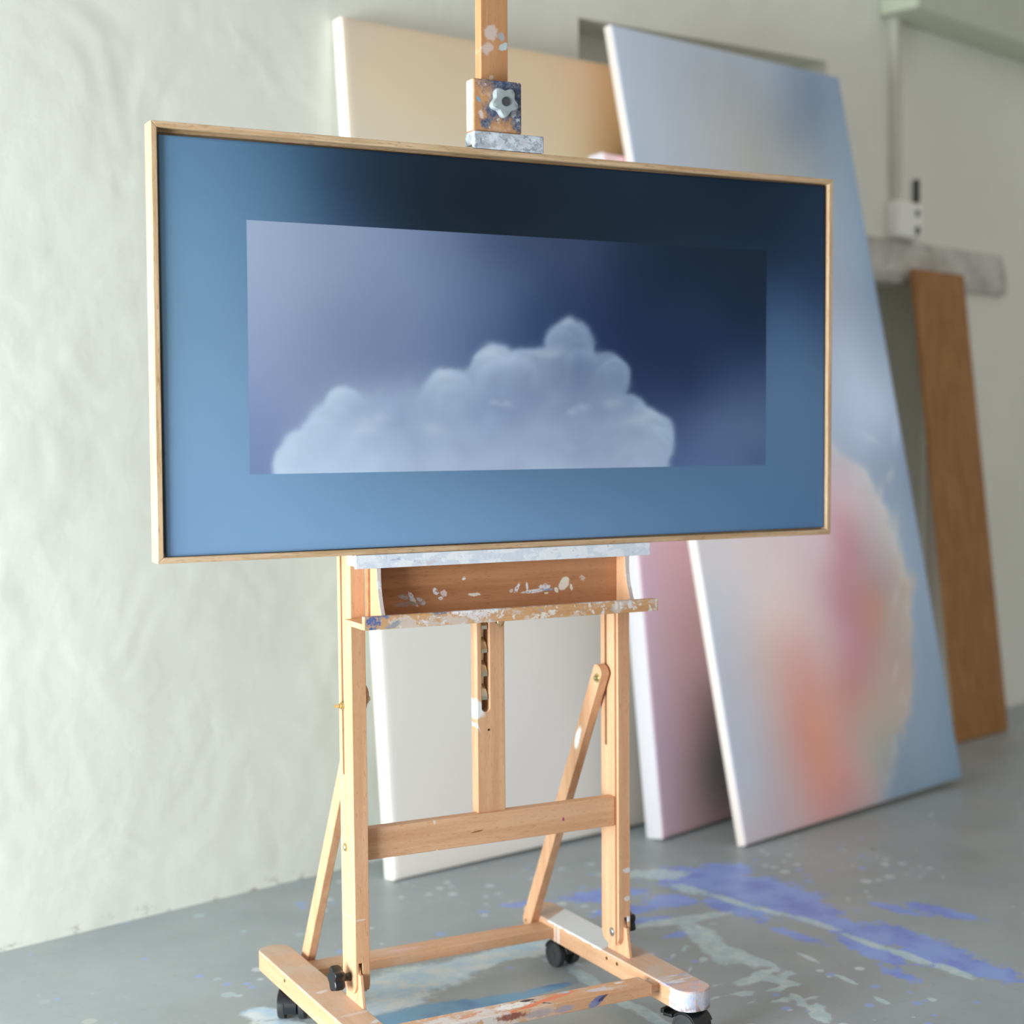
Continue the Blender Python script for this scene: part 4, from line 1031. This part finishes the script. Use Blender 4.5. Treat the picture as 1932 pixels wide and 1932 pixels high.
# ------------------------------------------------------------------ the framed painting
pic = empty('framed_painting', pq(.055, .7668, -.017))
tag(pic, 'dark blue painting of a white cloud in a thin oak frame standing on the easel', 'painting')


def oak(n, axis):
    g = n.noise(1, 4, .62, n.mapping(scale={'x': (7, 130, 130), 'z': (130, 130, 7)}[axis]))
    c = n.mix(n.step(g, .34, .66), lin((208, 178, 146)), lin((184, 150, 114)))
    f = n.noise(1, 2, .5, n.mapping(scale={'x': (60, 700, 700), 'z': (700, 700, 60)}[axis]))
    return n.mix(n.math('MULTIPLY', n.step(f, .58, .70), .6), c, lin((140, 104, 70)))


def oakm(name, axis):
    n = NT(name, .5, .25); return n.done(oak(n, axis))


OX, OZ = oakm('oak_along', 'x'), oakm('oak_upright', 'z')
P0, P1, Q0, Q1, WF, WB, FW = -.6184, .7287, .7668, 1.4641, -.0368, .0006, .0097
prof = [(0, WF), (FW, WF), (FW, -.0185), (.0145, -.0185), (.0145, -.0150), (.0260, -.0045), (.0260, WB), (0, WB)]   # in from the edge, depth


def frame_side(ca, cb, ina, inb, horiz):
    """mitred moulding from corner ca to corner cb"""
    vs = []
    for (cu, cv), (iu, iv) in ((ca, ina), (cb, inb)):
        vs += [pq(cu + iu * a, cv + iv * a, w) for a, w in prof]
    k = len(prof)
    fs = [tuple(range(k)), tuple(range(2 * k - 1, k - 1, -1))] + [(i, i + k, (i + 1) % k + k, (i + 1) % k) for i in range(k)]
    return MB().add(vs, fs).build('frame_side', OX if horiz else OZ, pic, .0011)


frame_side((P0, Q1), (P1, Q1), (1, -1), (-1, -1), True)
frame_side((P0, Q0), (P1, Q0), (1, 1), (-1, 1), True)
frame_side((P0, Q0), (P0, Q1), (1, 1), (1, -1), False)
frame_side((P1, Q0), (P1, Q1), (-1, 1), (-1, -1), False)
m = MB(); m.box(pq, P0 + .0265, P1 - .0265, Q0 + .0265, Q1 - .0265, -.0040, -.0006); m.build('backing_board', plain('dark_backing', (46, 38, 30), .8), pic)


def build_picture():
    TL, BL, TR, BR = (np.array(q) for q in ((-.6032, 1.4432), (-.5999, .7780), (.7129, 1.4505), (.7185, .7820)))
    nx, ny = 330, 176
    a = np.linspace(0, 1, nx); b = np.linspace(0, 1, ny)
    A, B = np.meshgrid(a, b, indexing='ij'); A, B = A.ravel()[:, None], B.ravel()[:, None]
    Q = (BL * (1 - A) + BR * A) * (1 - B) + (TL * (1 - A) + TR * A) * B
    cb = tps([p[:2] for p in BORDER], [p[2:] for p in BORDER])(Q)
    ci = tps([p[:2] for p in INNER], [p[2:] for p in INNER])(Q)
    soft = fbm(Q, 3.2, 1.7)
    ci += (soft * 5)[:, None]; cb += (fbm(Q, 2.0, 5.2) * 2)[:, None]
    n1 = fbm(Q, 22., 9.3, 3); n2 = fbm(Q, 60., 2.3, 2); n3 = fbm(Q, 9., 4.4, 3)
    cc = tps([p[:2] for p in CLOUDC], [p[2:] for p in CLOUDC])(Q)
    cc += (n3 * 6 + n1 * 4 + 8)[:, None]
    rims = np.zeros(len(Q)); cover = np.zeros(len(Q))
    for (u, v, rx, ry, s, l) in LUMPS:
        x = (Q[:, 0] - u) / rx; y = (Q[:, 1] - v) / ry
        d = np.sqrt(x * x + y * y) + n1 * .10 + n2 * .03
        al_ = 1 / (1 + np.exp((d - 1.0) / (.025 + s * .16)))
        rim = np.clip((d - .55) / .45, 0, 1) * np.clip(.35 + .8 * y - .15 * x, 0, 1) * (.12 if s > .4 else .3 if s > .29 else .85) * (.25 if v < .93 else 1)
        rims = rims * (1 - al_) + rim * al_
        cover = cover + al_ - cover * al_
    col = cc + (rims * 26 - 5)[:, None]
    ci = ci * (1 - cover[:, None]) + col * cover[:, None]
    for (u, v, rx, ry) in HILITE:
        x = (Q[:, 0] - u) / (rx * .9) + n1 * .6; y = (Q[:, 1] - v) / (ry * 1.3) + n3 * .8 + n1 * .5 + x * x * .35
        k = (np.exp(-(x * x + y * y) * .9) * .30)[:, None]
        ci = ci * (1 - k) + np.array([198., 210., 224.]) * k
    idx = np.arange(nx * ny).reshape(nx, ny)
    W1 = WF + .008
    V = [pq(q[0], q[1], W1) for q in Q]
    Fc = np.stack([idx[:-1, :-1].ravel(), idx[1:, :-1].ravel(), idx[1:, 1:].ravel(), idx[:-1, 1:].ravel()], 1).tolist()
    loop = [(i, 0) for i in range(nx)] + [(nx - 1, j) for j in range(1, ny)] + [(i, ny - 1) for i in range(nx - 2, -1, -1)] + [(0, j) for j in range(ny - 2, 0, -1)]
    base = [int(idx[i, j]) for i, j in loop]; prev = base; extra = []
    for depth, out in ((.0008, .0010), (.0030, .0016), (.0235, .0016)):
        cur = []
        for (i, j), pv in zip(loop, base):
            ox = -1 if i == 0 else 1 if i == nx - 1 else 0; oz = -1 if j == 0 else 1 if j == ny - 1 else 0
            V.append(pq(Q[pv][0] + ox * out, Q[pv][1] + oz * out, W1 + depth)); cur.append(len(V) - 1); extra.append(pv)
        Fc += [(prev[k], cur[k], cur[(k + 1) % len(loop)], prev[(k + 1) % len(loop)]) for k in range(len(loop))]
        prev = cur
    Fc.append(tuple(prev))
    me = bpy.data.meshes.new('canvas'); me.from_pydata([tuple(v) for v in V], [], Fc)
    allq = np.vstack([Q, Q[extra]])
    g = np.array(GAIN_P)
    color_attr(me, 'border', np.vstack([srgb_lin(cb), srgb_lin(cb)[extra]]) * g * 1.22)
    color_attr(me, 'inner', np.vstack([srgb_lin(ci), srgb_lin(ci)[extra]]) * g)
    color_attr(me, 'place', np.hstack([allq, np.zeros((len(allq), 1))]))
    bm = bmesh.new(); bm.from_mesh(me); bmesh.ops.recalc_face_normals(bm, faces=bm.faces); bm.to_mesh(me); bm.free()
    n = NT('cloud_painting_oil', .6, .05)
    cbn = n.node('ShaderNodeAttribute', attribute_name='border').outputs['Color']
    cin = n.node('ShaderNodeAttribute', attribute_name='inner').outputs['Color']
    s = n.sep(n.node('ShaderNodeAttribute', attribute_name='place').outputs['Vector'])
    e = .0006
    k = n.step(s[0], -.4625 - e, -.4625 + e)
    k = n.math('MULTIPLY', k, n.step(s[0], .5745 + e, .5745 - e))
    k = n.math('MULTIPLY', k, n.step(s[1], .9065 - e, .9065 + e))
    k = n.math('MULTIPLY', k, n.step(s[1], 1.3188 + e, 1.3188 - e))
    weave = n.noise(900, 2)
    c = n.mix(k, cbn, cin)
    n.bump(weave, .10, .0005)
    o = link('canvas', me, n.done(c), pic)
    smooth_by_angle(o, 50)
    return o


build_picture()
bpy.context.view_layer.update()
